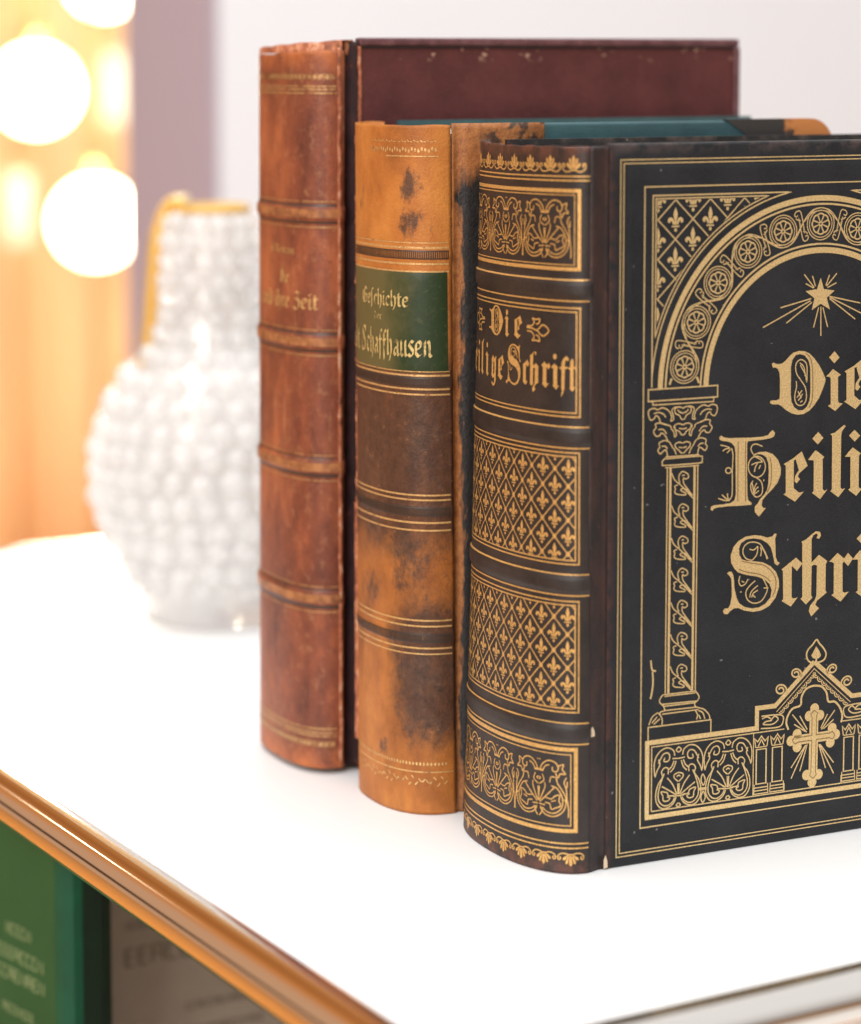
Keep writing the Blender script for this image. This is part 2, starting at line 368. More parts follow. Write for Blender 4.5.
# gilt drawing of the cover and spine, measured in mm on the boards
TR = {'D': {'poly': [(73.87,193.22),(74.67,193.72),(75.49,193.36),(76.86,192.92),(78.76,193.19),(80.37,194.25),(81.99,195.78),(83.87,197.15),(86.6,197.75),(89.35,197.47),(91.56,196.44),(93.8,194.47),(96.05,191.81),(98.04,188.69),(99.37,185.83),(99.22,184.68),(97.89,181.5),(96.29,178.35),(94.12,175.69),(91.95,173.73),(89.21,172.51),(86.47,172.35),(83.44,173.1),(80.68,174.65),(78.47,176.4),(77.1,177.08),(75.74,177.12),(74.38,177.24),(73.18,177.87),(73.54,178.67),(74.63,178.84),(76.26,178.7),(77.61,179.22),(77.86,180.81),(77.76,187.26),(77.45,189.81),(76.61,191.23),(75.52,191.75),(74.43,191.67)],
'hole': [(82.94,186.98),(82.87,191.59),(83.48,194.32),(84.99,196.08),(86.9,196.45),(89.1,195.87),(91.06,193.92),(91.93,191.1),(92.12,186.47),(92.21,180.9),(91.88,177.68),(90.54,175.21),(88.64,174.03),(86.71,174.14),(84.77,175.33),(83.37,177.72),(82.94,180.52)],
'st': [[(87.24,192.05),(88.08,190.85),(89.78,187.98),(90.38,185.18),(90.49,188.41),(90.44,191.18),(89.7,193.07),(87.75,194.23),(85.85,193.5),(85.06,191.47),(85.65,188.67),(87.62,186.02),(89.58,183.37),(90.34,180.55),(90.22,178.24),(89.15,176.45),(87.51,175.99),(85.85,176.65),(84.89,178.56),(84.96,180.86),(85.63,183.59),(85.43,185.82)],[(88.06,192.46),(89.19,190.56),(89.62,187.53)],[(86.95,192.98),(88.34,191.99)],[(86.32,181.71),(87.16,180.27),(87.9,178.84)],[(88.23,182.06),(87.15,180.73),(85.81,179.19)],[(88.53,180.65),(87.73,179.31),(86.49,178.0)],[(87.49,177.25),(88.57,177.87)]],
'dk': [[(89.64,196.67),(91.87,194.8),(92.86,191.52),(93.22,186.41),(93.25,181.31),(92.98,177.61),(91.65,174.91)]]},'i1': {'poly': [(102.85,189.68),(106.69,187.15),(105.31,186.43),(105.48,176.64),(106.06,175.91),(107.74,175.57),(104.16,172.75),(100.67,175.06),(101.99,175.68),(101.81,185.93),(101.13,186.66),(99.57,186.89),(101.1,188.06)]},'d1': {'poly': [(103.45,196.76),(105.89,194.17),(103.37,191.89),(100.88,194.43)]},'e': {'poly': [(80.03,153.13),(84.34,155.04),(88.5,157.64),(91.43,151.7),(87.5,148.96),(86.83,147.63),(87.84,146.51),(86.33,144.95),(85.28,145.86),(85.54,148.02),(86.65,149.53),(87.29,150.11),(85.73,154.61),(84.84,154.34),(84.93,143.17),(87.43,141.18),(89.76,141.42),(85.61,137.67),(80.12,141.02),(81.2,141.56),(81.03,152.44)]},'i2': {'poly': [(95.11,157.65),(99.26,154.72),(98.52,153.72),(98.73,141.71),(99.5,141.02),(100.99,141.42),(97.55,137.8),(93.66,140.62),(94.4,141.2),(94.28,153.6),(91.54,154.0),(93.49,156.17)]},'d2': {'poly': [(96.18,164.92),(98.72,162.32),(96.07,159.85),(93.44,162.37)]},'l': {'poly': [(102.0,163.66),(104.1,164.07),(108.57,166.93),(109.34,166.38),(107.61,164.47),(107.24,162.81),(107.28,141.71),(108.04,141.02),(109.55,141.33),(106.34,137.89),(102.41,140.59),(103.1,141.39),(102.87,162.89)]},'i3': {'poly': [(112.89,157.58),(116.89,154.9),(116.0,153.99),(116.04,141.48),(116.77,140.58),(118.28,141.1),(114.94,137.83),(110.98,140.59),(111.98,141.15),(111.85,153.85),(109.17,154.04),(111.05,156.02)]},'d3': {'poly': [(113.67,164.63),(116.5,162.08),(113.86,159.84),(111.03,162.44)]},'H': {'poly': [(49.89,165.64),(50.79,166.4),(52.13,165.59),(54.81,165.09),(58.02,165.02),(64.47,164.68),(69.87,164.7),(72.57,165.16),(73.64,166.38),(74.72,167.01),(75.83,165.78),(75.3,164.43),(73.68,163.85),(69.89,163.5),(63.41,163.37),(62.89,162.49),(62.92,152.38),(63.28,141.76),(63.74,139.88),(65.38,138.74),(65.12,138.02),(60.53,138.05),(54.62,138.28),(49.81,138.2),(47.95,137.88),(47.27,137.02),(46.36,137.55),(46.51,138.68),(47.94,139.17),(51.94,139.18),(55.14,139.39),(57.27,140.37),(57.89,142.63),(57.63,153.67),(57.56,159.18),(56.99,161.74),(55.63,163.2),(53.49,163.94),(51.35,164.27),(50.28,164.79)],
'poly2': [(65.64,157.94),(68.34,158.67),(71.59,158.68),(74.86,157.53),(77.35,155.05),(78.77,151.71),(78.7,148.93),(77.22,145.8),(74.54,143.22),(71.85,141.11),(70.24,139.38),(70.0,137.31),(70.83,136.32),(71.92,136.24),(68.71,133.02),(66.78,135.02),(66.75,137.1),(68.09,138.39),(69.15,139.92),(71.29,141.84),(72.36,143.38),(72.97,146.11),(73.06,150.73),(72.85,153.98),(71.89,156.35),(69.97,157.64),(67.8,158.02),(65.92,157.23)],
'st': [[(71.46,152.69),(71.18,151.12),(70.32,149.83),(69.03,149.03),(67.5,148.82),(65.97,149.25),(64.66,150.24),(63.77,151.65),(63.44,153.26),(63.73,154.82),(64.57,156.11),(65.86,156.92),(67.38,157.13),(68.92,156.71),(70.24,155.71),(71.13,154.31),(71.46,152.69)],[(65.79,147.56),(64.74,145.8),(65.32,142.99),(67.24,140.99),(69.67,141.73),(70.28,144.0),(69.59,146.82),(67.12,148.85)],[(65.64,158.17),(64.64,160.08),(65.32,161.64),(67.21,161.97),(69.93,160.87)],[(64.89,153.85),(67.31,154.6),(70.02,154.64)],[(67.86,154.33),(66.9,153.01),(66.39,150.98)],[(69.22,153.54),(68.43,151.98)],[(66.19,157.21),(68.92,155.87),(70.13,154.63)],[(65.26,146.91),(65.83,144.79),(66.13,142.46)],[(67.54,146.51),(66.48,144.75),(66.24,142.46)],[(68.26,144.98),(66.93,143.79),(66.52,141.97)],[(68.56,143.44),(67.06,142.39)],[(55.66,161.14),(56.39,158.34),(56.15,152.4),(56.25,144.59),(55.91,141.86),(54.86,140.79)],[(50.57,162.63),(52.71,162.17),(54.86,161.29)],[(51.56,160.28),(52.99,160.96),(54.86,161.2)],[(53.55,159.36),(54.6,160.21),(55.29,160.94)],[(55.62,152.3),(55.38,151.67),(54.74,151.32),(53.95,151.37),(53.3,151.82),(53.05,152.49),(53.28,153.11),(53.92,153.47),(54.71,153.41),(55.36,152.97),(55.62,152.3)],[(49.77,141.78),(52.72,140.72),(55.13,140.54)],[(51.46,143.11),(52.97,141.71),(54.32,140.69)],[(54.02,143.38),(54.15,141.99),(54.59,140.67)],[(70.83,147.66),(70.84,146.92)]],
'dk': [[(58.68,163.69),(58.71,153.6),(58.79,139.8)],[(62.06,163.46),(62.15,153.35),(62.45,139.52)],[(73.52,156.24),(74.23,152.5),(74.06,146.03),(72.37,142.46)]]},'S': {'poly': [(77.21,125.34),(76.22,125.72),(75.26,124.67),(72.81,124.33),(69.85,125.32),(66.43,125.82),(62.54,125.52),(59.41,124.11),(57.02,121.82),(55.85,118.6),(56.13,115.67),(57.61,113.25),(59.33,111.64),(63.24,110.24),(68.13,109.18),(71.58,107.82),(74.07,105.7),(75.19,103.08),(74.64,100.19),(72.22,97.9),(69.29,96.71),(65.87,96.62),(62.44,97.57),(59.99,99.27),(58.74,101.68),(57.72,105.53),(57.59,108.04),(57.17,110.58),(56.42,112.11),(55.21,112.3),(54.25,111.68),(55.23,110.76),(56.21,109.42),(56.5,105.64),(56.55,102.31),(55.87,99.04),(54.92,97.67),(53.46,97.81),(52.51,96.86),(53.25,95.53),(54.7,95.39),(55.9,96.53),(57.58,97.41),(59.52,97.43),(62.46,96.11),(66.38,95.18),(70.29,95.35),(74.2,96.87),(77.11,99.96),(78.62,104.02),(78.48,106.98),(77.2,110.04),(74.45,112.8),(70.99,114.57),(67.07,115.33),(63.16,115.88),(60.96,116.7),(59.82,118.67),(59.69,121.18),(60.63,123.18),(63.04,124.43),(66.45,124.57),(69.88,123.86),(72.84,122.15),(74.59,120.12),(75.62,116.89),(76.41,113.68),(77.65,112.73),(78.87,113.67),(77.63,114.41),(76.86,116.36),(76.69,120.57),(76.5,123.52)],
'st': [[(65.84,115.86),(63.15,116.72),(61.56,118.94),(61.87,121.41),(63.79,122.91),(66.47,123.1),(69.41,122.02),(71.41,119.34),(73.18,115.84)],[(64.56,120.43),(66.51,119.97),(68.45,121.27)],[(68.45,121.06),(67.91,117.97),(65.84,115.86)],[(69.67,120.96),(70.04,119.04),(69.73,117.19)],[(70.32,120.48),(71.92,118.05),(72.69,115.68)],[(60.23,110.1),(59.77,107.85),(60.86,106.08),(62.8,106.73),(63.99,108.5)],[(61.08,107.93),(62.31,107.41)],[(67.42,107.57),(64.76,105.72),(63.09,103.37),(63.86,100.37),(66.82,98.62),(70.24,99.14),(72.41,101.66),(73.11,104.11),(72.09,106.3),(71.09,108.07)],[(68.67,105.57),(65.77,103.53),(64.83,101.11)],[(68.7,103.68),(66.52,102.63),(65.81,101.02)],[(66.28,102.02),(67.52,100.86)],[(60.31,103.75),(61.09,103.68)],[(71.39,104.27),(73.6,104.15)]],
'dk': [[(60.97,115.87),(66.59,114.54),(71.01,113.52),(74.48,111.12),(76.74,107.98),(77.04,104.17),(75.62,100.52)],[(59.56,112.87),(63.71,111.24),(68.61,110.18),(72.06,108.61),(74.55,106.5)]]},'c': {'poly': [(79.7,110.98),(86.47,115.14),(89.6,112.51),(87.05,109.7),(84.53,112.03),(84.64,99.37),(85.49,98.74),(87.48,98.98),(84.3,95.6),(79.9,98.26),(80.68,98.9),(80.36,110.29)]},'h': {'poly': [(88.95,121.33),(91.33,122.19),(93.79,123.88),(95.77,124.98),(97.78,124.6),(98.31,123.08),(97.33,121.77),(96.07,122.21),(96.8,123.42),(96.04,124.11),(94.55,123.39),(93.82,121.98),(93.89,112.47),(97.44,115.33),(101.51,112.44),(100.78,111.23),(100.81,100.61),(101.48,99.7),(96.76,96.75),(96.03,95.12),(97.82,93.67),(94.11,90.63),(92.91,93.08),(93.53,95.14),(95.75,97.27),(96.47,98.89),(96.51,111.18),(95.0,111.53),(94.01,110.98),(93.96,99.13),(94.63,98.3),(91.52,95.76),(88.83,98.34),(89.72,98.89),(89.36,120.67)]},'r': {'poly': [(102.42,112.14),(106.4,115.32),(109.58,112.79),(111.47,114.89),(113.9,112.42),(111.57,109.51),(109.6,111.51),(108.85,110.94),(109.07,99.42),(109.84,98.84),(112.12,99.05),(108.13,95.33),(103.67,98.43),(104.77,98.97),(104.65,111.31),(103.79,111.81)]},'star': [(96.37,226.29),(97.91,221.76),(103.09,220.97),(99.37,218.21),(100.99,213.48),(96.55,216.0),(92.29,213.57),(93.52,218.28),(89.32,221.24),(94.71,221.89)],
'rays': [[(91.67,217.37),(69.51,207.77)],[(92.37,216.76),(80.42,209.0)],[(92.0,218.23),(77.59,215.19)],[(96.57,214.84),(96.77,203.18)],[(95.53,214.59),(93.24,206.67)],[(97.62,214.5),(99.99,206.53)],[(100.68,218.74),(115.5,215.49)],[(100.7,217.87),(113.15,209.14)],[(100.69,218.45),(118.87,210.06)],[(93.31,222.53),(88.52,227.92)],[(92.97,222.36),(89.27,224.25)],[(93.86,223.08),(92.4,227.2)],[(99.22,222.87),(104.02,227.75)],[(98.86,223.06),(100.53,227.3)],[(99.58,222.28),(103.87,224.03)]],
'cap': [[(39.02,176.61),(40.6,178.12),(42.72,178.9),(44.86,178.32),(46.46,178.91),(48.6,178.32),(48.9,176.47),(47.85,174.46),(46.24,175.02),(45.69,175.97),(44.36,175.37),(43.32,173.14),(41.2,172.26)],[(38.56,170.23),(39.08,171.57),(41.2,172.35),(43.86,173.1),(45.73,172.76),(45.48,171.4),(46.57,169.95),(45.52,168.18),(43.92,168.14),(43.1,169.11),(41.51,168.21),(40.21,166.0)],[(37.85,162.95),(38.63,164.27),(39.68,165.58),(41.8,166.12),(43.95,165.29),(43.7,163.7),(44.52,162.5),(43.47,161.1),(41.85,162.22),(40.79,162.2),(40.17,159.81)],[(39.02,176.61),(38.51,174.81),(38.9,173.64),(37.72,173.95),(37.86,175.77),(38.48,177.56),(37.41,178.63),(35.81,178.86)],[(38.3,170.25),(37.41,168.93),(37.11,167.35),(36.36,167.86),(36.55,169.44),(37.49,171.22),(36.42,172.2)],[(37.58,162.97),(36.8,161.64),(36.29,160.3)],[(41.17,175.11),(42.22,176.42),(44.34,177.2),(46.48,176.84)],[(40.71,168.72),(42.29,170.45),(44.42,170.54)],[(40.25,162.79),(41.3,163.86),(42.9,163.99)],[(33.18,178.11),(35.02,178.77),(36.99,178.2),(36.79,176.38),(35.06,175.48),(34.17,174.08),(33.38,173.85)],[(33.35,176.27),(35.04,176.85),(35.83,177.72)],[(33.4,171.7),(35.09,172.28),(36.95,171.8),(36.71,170.12),(35.12,169.31),(34.08,168.0),(33.45,167.82)],[(33.42,170.1),(35.11,170.45)],[(33.48,164.61),(35.17,165.05),(36.77,164.39),(36.52,163.04),(35.21,161.98),(34.16,160.91),(33.52,160.72)],[(33.5,162.78),(35.19,163.13)]],
'leaf': [[(27.99,77.27),(29.92,74.58),(32.55,72.43),(35.92,69.16),(38.34,66.81)],[(32.31,73.08),(31.71,75.22),(32.27,76.82),(33.68,77.58),(35.84,76.44),(36.09,75.08),(34.81,74.56),(33.86,74.99),(33.97,73.11),(35.42,71.08),(38.09,67.8)],[(31.36,72.56),(29.94,72.09),(30.29,71.02),(29.97,69.81),(31.16,68.85),(34.5,68.36),(34.97,68.97),(32.67,70.34),(33.99,71.03),(35.91,69.99),(37.37,67.88)],[(33.22,76.09),(34.41,76.09)]],
'base': [[(26.21,66.49),(25.03,66.0),(23.87,64.06),(25.07,62.48),(25.78,61.78),(26.27,60.06),(24.62,59.75),(23.69,58.7)],[(26.21,66.37),(40.26,66.31)],[(26.22,65.67),(40.26,65.56)],[(40.25,66.39),(41.96,63.91),(41.26,62.32),(40.07,61.62),(40.33,60.13),(42.26,59.28),(44.43,58.41),(46.62,56.06),(47.13,53.91)],[(24.83,62.63),(41.02,62.22)],[(25.78,61.78),(39.83,61.64)],[(26.27,60.06),(40.81,59.78)],[(25.11,58.74),(41.78,58.71)],[(23.68,59.53),(25.12,56.88),(25.15,54.59)],[(23.44,59.56),(20.86,58.2),(19.24,55.07)],[(22.99,57.95),(20.65,55.74)],[(24.18,56.98),(21.36,55.16)],[(40.35,58.46),(41.33,56.67),(40.87,54.85)],[(41.79,58.29),(43.72,57.23),(44.71,54.61)],[(41.81,56.62),(42.79,54.83)]],
'wear': [[(19.94,80.6),(20.2,78.1),(20.69,76.61),(22.24,76.11)],[(20.69,75.99),(20.96,72.24),(20.53,68.16),(19.85,65.34)]],
'arc1': [[(32.89,44.95),(34.05,43.69),(32.92,42.72)],[(32.82,40.28),(35.68,40.49)],[(34.71,41.55),(35.32,43.71),(37.86,45.07),(40.75,44.44),(43.01,42.22),(44.02,39.02),(43.75,34.57)],[(42.09,39.25),(41.1,41.05),(39.81,42.72),(37.88,43.01),(36.94,41.56),(37.6,39.8),(39.52,39.85),(39.18,41.29)],[(42.07,40.93),(41.45,38.77),(42.76,36.37),(43.62,34.03)],[(34.1,39.4),(35.08,36.77),(36.69,35.17)],[(35.05,39.56),(36.03,37.49),(37.64,36.17)],[(37.66,34.49),(37.64,36.73),(39.23,37.26),(40.65,35.8),(40.23,33.61),(42.19,30.85),(43.19,27.36),(42.91,24.03),(41.01,21.47),(38.13,21.01),(35.24,22.51),(33.94,24.91)],[(39.38,35.01),(40.89,31.57),(42.03,27.51),(41.81,24.45),(40.04,22.44),(37.8,22.01),(35.55,23.19),(34.57,24.83)],[(33.1,25.86),(33.24,30.31)],[(33.6,26.07),(35.47,30.02),(38.0,33.05)],[(33.93,25.86),(37.41,28.1),(40.46,29.95)],[(34.89,25.63),(37.44,25.86),(38.06,27.18),(40.75,27.78),(40.0,26.09),(39.7,24.17),(37.78,23.86),(36.81,24.82),(38.08,25.5)],[(32.88,34.7),(34.79,34.02),(34.81,32.62),(33.04,31.06)],[(32.89,33.59),(33.78,33.03)],[(32.85,25.33),(35.4,25.39)],[(33.01,22.52),(33.84,21.57),(32.9,20.86)]],
'arcj': [[(44.09,32.57),(45.21,30.19),(44.34,28.05),(43.28,30.43),(44.09,32.57)],[(42.04,27.11),(45.9,26.84)],[(42.04,26.55),(45.9,26.28)],[(44.37,25.81),(45.3,23.16),(44.1,21.18),(43.24,23.43),(44.24,25.82)]],
'crock': [[(89.37,66.37),(89.85,67.49),(89.53,68.69),(88.57,69.6),(87.32,69.99),(86.18,69.77),(85.47,69.08),(85.36,68.17),(85.83,67.33),(86.66,66.81),(87.56,66.72),(88.27,67.04),(88.58,67.61),(88.46,68.24),(88.02,68.71),(87.44,68.91),(86.92,68.82),(86.63,68.54),(86.6,68.19)],[(82.34,60.42),(82.86,61.64),(82.51,62.96),(81.47,63.96),(80.11,64.38),(78.87,64.15),(78.09,63.4),(77.98,62.4),(78.48,61.48),(79.38,60.91),(80.37,60.81),(81.14,61.16),(81.48,61.79),(81.35,62.47),(80.87,62.98),(80.23,63.2),(79.68,63.11),(79.35,62.8),(79.32,62.42)],[(103.71,67.65),(103.42,68.86),(103.9,69.87),(104.93,70.41),(106.16,70.36),(107.21,69.78),(107.78,68.9),(107.75,68.01),(107.19,67.38),(106.32,67.17),(105.46,67.39),(104.84,67.92),(104.63,68.56),(104.84,69.1),(105.32,69.39),(105.9,69.38),(106.37,69.14),(106.61,68.77),(106.58,68.44)],[(110.93,61.51),(110.61,62.84),(111.13,63.96),(112.28,64.55),(113.64,64.48),(114.8,63.84),(115.43,62.87),(115.4,61.89),(114.78,61.19),(113.82,60.96),(112.86,61.21),(112.18,61.79),(111.95,62.5),(112.17,63.1),(112.71,63.42),(113.35,63.41),(113.87,63.14),(114.13,62.74),(114.11,62.36)]],
'finial': [[(96.93,80.94),(95.02,79.05),(92.79,77.08),(92.18,74.95),(93.19,72.65),(95.47,71.7),(98.06,71.59),(100.65,72.42),(101.59,74.52),(100.57,76.83),(98.26,79.27),(96.93,80.94)]],
'finialfill': [(96.78,78.32),(98.31,76.24),(99.19,74.22),(98.04,73.24),(96.74,73.1),(95.31,73.53),(94.45,74.72),(95.71,76.51)],
'tref': [[(83.97,45.68),(82.96,48.54),(83.56,51.22),(85.76,53.98),(89.61,55.03),(90.01,58.17),(91.77,61.0),(94.34,62.09),(96.93,62.19),(99.87,61.37),(102.06,58.76),(103.04,55.06),(106.18,54.59),(108.86,51.63),(109.91,48.18),(109.29,45.75)]],
'panel': [[(71.09,52.65),(80.34,52.13),(81.34,49.28),(79.13,47.34),(70.84,47.66)],[(71.42,51.52),(73.96,52.05),(75.89,50.46),(73.35,50.21),(72.09,49.26),(75.28,48.78),(77.51,49.18),(79.08,50.64),(77.47,51.92),(75.89,50.73)],[(119.44,52.93),(114.75,52.91),(111.84,50.18),(113.54,47.49),(119.55,47.52)],[(119.49,50.42),(116.76,51.29),(114.8,50.12),(115.5,48.37),(117.81,48.39),(117.46,49.54)]],
'crossc': [(96.44,52.87),(93.89,50.12),(98.96,49.93),(105.07,43.85),(106.75,41.16),(104.19,38.13),(88.19,43.35),(85.33,40.94),(88.27,38.11),(93.0,26.04),(98.66,25.66),(95.65,22.82)],
'crossrays': [[(92.71,43.65),(85.8,51.61)],[(93.01,44.71),(89.36,50.65)],[(92.05,44.0),(86.7,47.54)],[(99.85,43.91),(106.25,51.2)],[(99.51,44.5),(102.67,49.94)],[(100.82,44.07),(105.66,47.38)],[(92.15,38.19),(85.51,29.9)],[(93.12,38.63),(89.73,28.0)],[(92.47,38.43),(85.58,25.48)],[(99.3,37.89),(105.98,29.58)],[(98.97,37.93),(106.06,25.12)],[(98.65,37.96),(102.09,27.84)]],
'spun': [[(-0.2,259.2),(-0.7,259.3)],[(-0.2,257.8),(-1.4,258.1),(-3.8,259.2),(-6.4,259.0),(-8.8,257.6),(-11.1,258.2),(-11.4,257.1),(-10.0,254.7),(-8.5,253.7),(-7.6,255.1),(-5.1,256.0),(-4.5,257.4),(-3.0,257.8),(-1.7,255.4)],[(-0.2,255.0),(-2.0,254.9)],[(-0.2,249.6),(-2.2,251.3),(-1.5,253.6)],[(-0.1,252.5),(-0.8,252.0),(-0.1,251.4)],[(-0.4,243.2),(-2.6,248.3),(-2.6,250.4)],[(-0.6,242.7),(-4.6,246.9),(-6.8,249.3)],[(0.1,243.1),(-0.3,248.7)],[(-4.6,250.7),(-5.2,252.9),(-7.1,252.8),(-7.7,250.8),(-9.5,248.1),(-10.9,245.1),(-10.6,241.6),(-9.0,239.0),(-6.0,237.6),(-2.7,238.2),(-0.7,240.4)],[(-5.2,249.5),(-7.7,248.6),(-9.6,245.1),(-9.4,241.6),(-7.8,239.6),(-5.6,238.8),(-3.1,239.4),(-1.7,240.7)],[(-2.7,244.8),(-5.3,244.4),(-6.8,245.7),(-8.6,246.1),(-8.3,244.0),(-8.9,242.1),(-6.9,241.0),(-5.3,240.4),(-4.7,242.4),(-2.7,242.7)],[(-5.3,243.4),(-7.1,244.0)],[(-0.3,241.9),(-2.8,241.7)],[(-0.4,237.3),(-1.7,239.6),(-0.7,240.9)],[(-11.1,253.2),(-10.2,251.2),(-11.0,248.7),(-11.3,244.7),(-11.9,240.6),(-11.8,237.5)],[(-10.1,244.6),(-11.8,243.3)],[(-11.4,251.7),(-11.3,249.2)]]}

# ---------------------------------------------------------------- geometry of a standing book (mm, x = along the cover, y = through the book)
ORG = Vector((0.54368, 0.79409, 0)); BR = math.radians(-4.4)
BA = Vector((math.cos(BR), math.sin(BR), 0)); BN = Vector((-math.sin(BR), math.cos(BR), 0))
def place(u, n): v = ORG + BA * (u / 1000) + BN * (n / 1000); return (v.x, v.y, 0)

class Spine:
    """rounded spine: superellipse across the thickness, in the book's own mm frame"""
    def __init__(s, b0, b1, T, off, p, H, sh=0, y0=0, relief=None, tt=0):
        s.tt = tt; s.b0, s.b1, s.T, s.off, s.p, s.H, s.sh, s.y0 = b0, b1, T, off, p, H, sh, y0
        s.relief = relief or (lambda t, z: 0)
        s.zs = np.linspace(0, H, 40); s.tab = [s._curve(z) for z in s.zs]
    def _curve(s, z, N=700):
        th = np.linspace(0, 1, N) * PI; b = s.b0 - (s.b0 - s.b1) * (z / s.H) ** .85; e = 2 / s.p
        y = s.y0 + s.T / 2 - (s.T / 2 - s.tt * z / s.H) * np.sign(np.cos(th)) * np.abs(np.cos(th)) ** e
        x = -s.off - s.sh * z / s.H - b * np.abs(np.sin(th)) ** e
        l = np.r_[0, np.cumsum(np.hypot(np.diff(x), np.diff(y)))]
        return x, y, l
    def L(s, z): return float(np.interp(z, s.zs, [t[2][-1] for t in s.tab]))
    def at(s, a, z, o=0.0):
        """point at arc length a (mm from the front shoulder), height z, lifted o mm off the leather"""
        f = min(max(z / s.H * 39, 0), 38.9999); i = int(f); f -= i; r = []
        for k in (i, i + 1):
            x, y, l = s.tab[k]
            aa = min(max(a, .05), l[-1] - .05)
            px, py = np.interp(aa, l, x), np.interp(aa, l, y)
            qx, qy = np.interp(aa + .6, l, x), np.interp(aa + .6, l, y); ox, oy = np.interp(aa - .6, l, x), np.interp(aa - .6, l, y)
            r.append((px, py, qx - ox, qy - oy))
        px, py, tx, ty = [r[0][j] * (1 - f) + r[1][j] * f for j in range(4)]
        q = math.hypot(tx, ty) or 1; nx, ny = -ty / q, tx / q            # outward = towards -x
        o += s.relief(a / s.L(z), z)
        return ((px + nx * o) / 1000, (py + ny * o) / 1000, z / 1000)
    def build(s, name, mat, parent, nz=150, ns=64, z0=0.3, z1=None, thick=2.2, rag=None):
        z1 = z1 or s.H; vs = []; fs = []
        for i in range(nz + 1):
            zz = z0 + (z1 - z0) * i / nz
            for j in range(ns + 1):
                a = s.L(zz) * j / ns
                z = zz
                if rag and i == nz: z += rag(j / ns)
                if rag and i == nz - 1: z += rag(j / ns) * .6
                x, y, _ = s.at(a, min(zz, s.H), 0); vs.append((x, y, z / 1000))
        m = len(vs)
        for i in (0, nz):                                              # inner rims
            zz = z0 + (z1 - z0) * i / nz
            for j in range(ns + 1):
                x, y, _ = s.at(s.L(zz) * j / ns, min(zz, s.H), -thick); vs.append((x, y, (zz + (-.3 if i else .3) + (rag(j / ns) if rag and i else 0)) / 1000))
        w = ns + 1
        for i in range(nz):
            for j in range(ns): fs.append((i * w + j, i * w + j + 1, (i + 1) * w + j + 1, (i + 1) * w + j))
        for j in range(ns):
            fs.append((j + 1, j, m + j, m + j + 1)); t = nz * w
            fs.append((t + j, t + j + 1, m + w + j + 1, m + w + j)); fs.append((m + j, m + j + 1, m + w + j + 1, m + w + j)[::-1])
        for j in (0, ns):
            col = [i * w + j for i in range(nz + 1)] + [m + w + j, m + j]
            fs.append(tuple(col))
        return mesh(name, vs, fs, mat, parent, smooth=True)
def bumps(cs, half, h):
    def f(t, z):
        r = 0
        for c in cs:
            d = abs(z - c) / half
            if d < 1.35: r += h * (1 / (1 + math.exp((d - 1) * 14)))
        return r
    return f
def page_block(parent, x0, x1, y0, y1, z1, sp=None):
    pts = [(x1, y0), (x1, y1)]
    T = y1 - y0; b = abs(x0)
    for k in range(0, 17):
        th = PI * k / 16; pts.append((x0 * 0 - (sp or 10) * math.sin(th) + x0, y1 - T / 2 + T / 2 * math.cos(th)))
    vs = [(x / 1000, y / 1000, .003) for x, y in pts] + [(x / 1000, y / 1000, z1 / 1000) for x, y in pts]
    n = len(pts); fs = [tuple(range(n))[::-1], tuple(range(n, 2 * n))] + [(i, (i + 1) % n, n + (i + 1) % n, n + i) for i in range(n)]
    return mesh('page_block', vs, fs, MT['pages'], parent, smooth=False)
def strip(name, prof, z0, z1, mat, parent, thick=1.2, nz=90, jit=0.0, rag=None, seed=1):
    """a leather strip following a profile of (x, y) mm, from z0 to z1"""
    rnd = random.Random(seed); vs = []; fs = []; m = len(prof)
    ph = [rnd.uniform(0, 6.28) for _ in range(8)]
    for i in range(nz + 1):
        z = z0 + (z1 - z0) * i / nz
        d = jit * (math.sin(z * .21 + ph[0]) * .4 + math.sin(z * .73 + ph[1]) * .3 + math.sin(z * 1.9 + ph[2]) * .2 + rnd.uniform(-.3, .3))
        for j, (x, y) in enumerate(prof):
            k = 1 if j in (0, m - 1) else .4
            vs.append(((x + d * k) / 1000, (y + d * .3) / 1000, z / 1000))
        for j, (x, y) in enumerate(prof): vs.append(((x + .2) / 1000, (y + thick) / 1000, z / 1000))
    w = 2 * m
    ring = list(range(m)) + list(range(2 * m - 1, m - 1, -1))
    for i in range(nz):
        for q in range(w):
            a, b = ring[q], ring[(q + 1) % w]; fs.append((i * w + a, i * w + b, (i + 1) * w + b, (i + 1) * w + a))
    fs.append(tuple(ring)[::-1]); fs.append(tuple(nz * w + q for q in ring))
    return mesh(name, vs, fs, mat, parent, smooth=True)

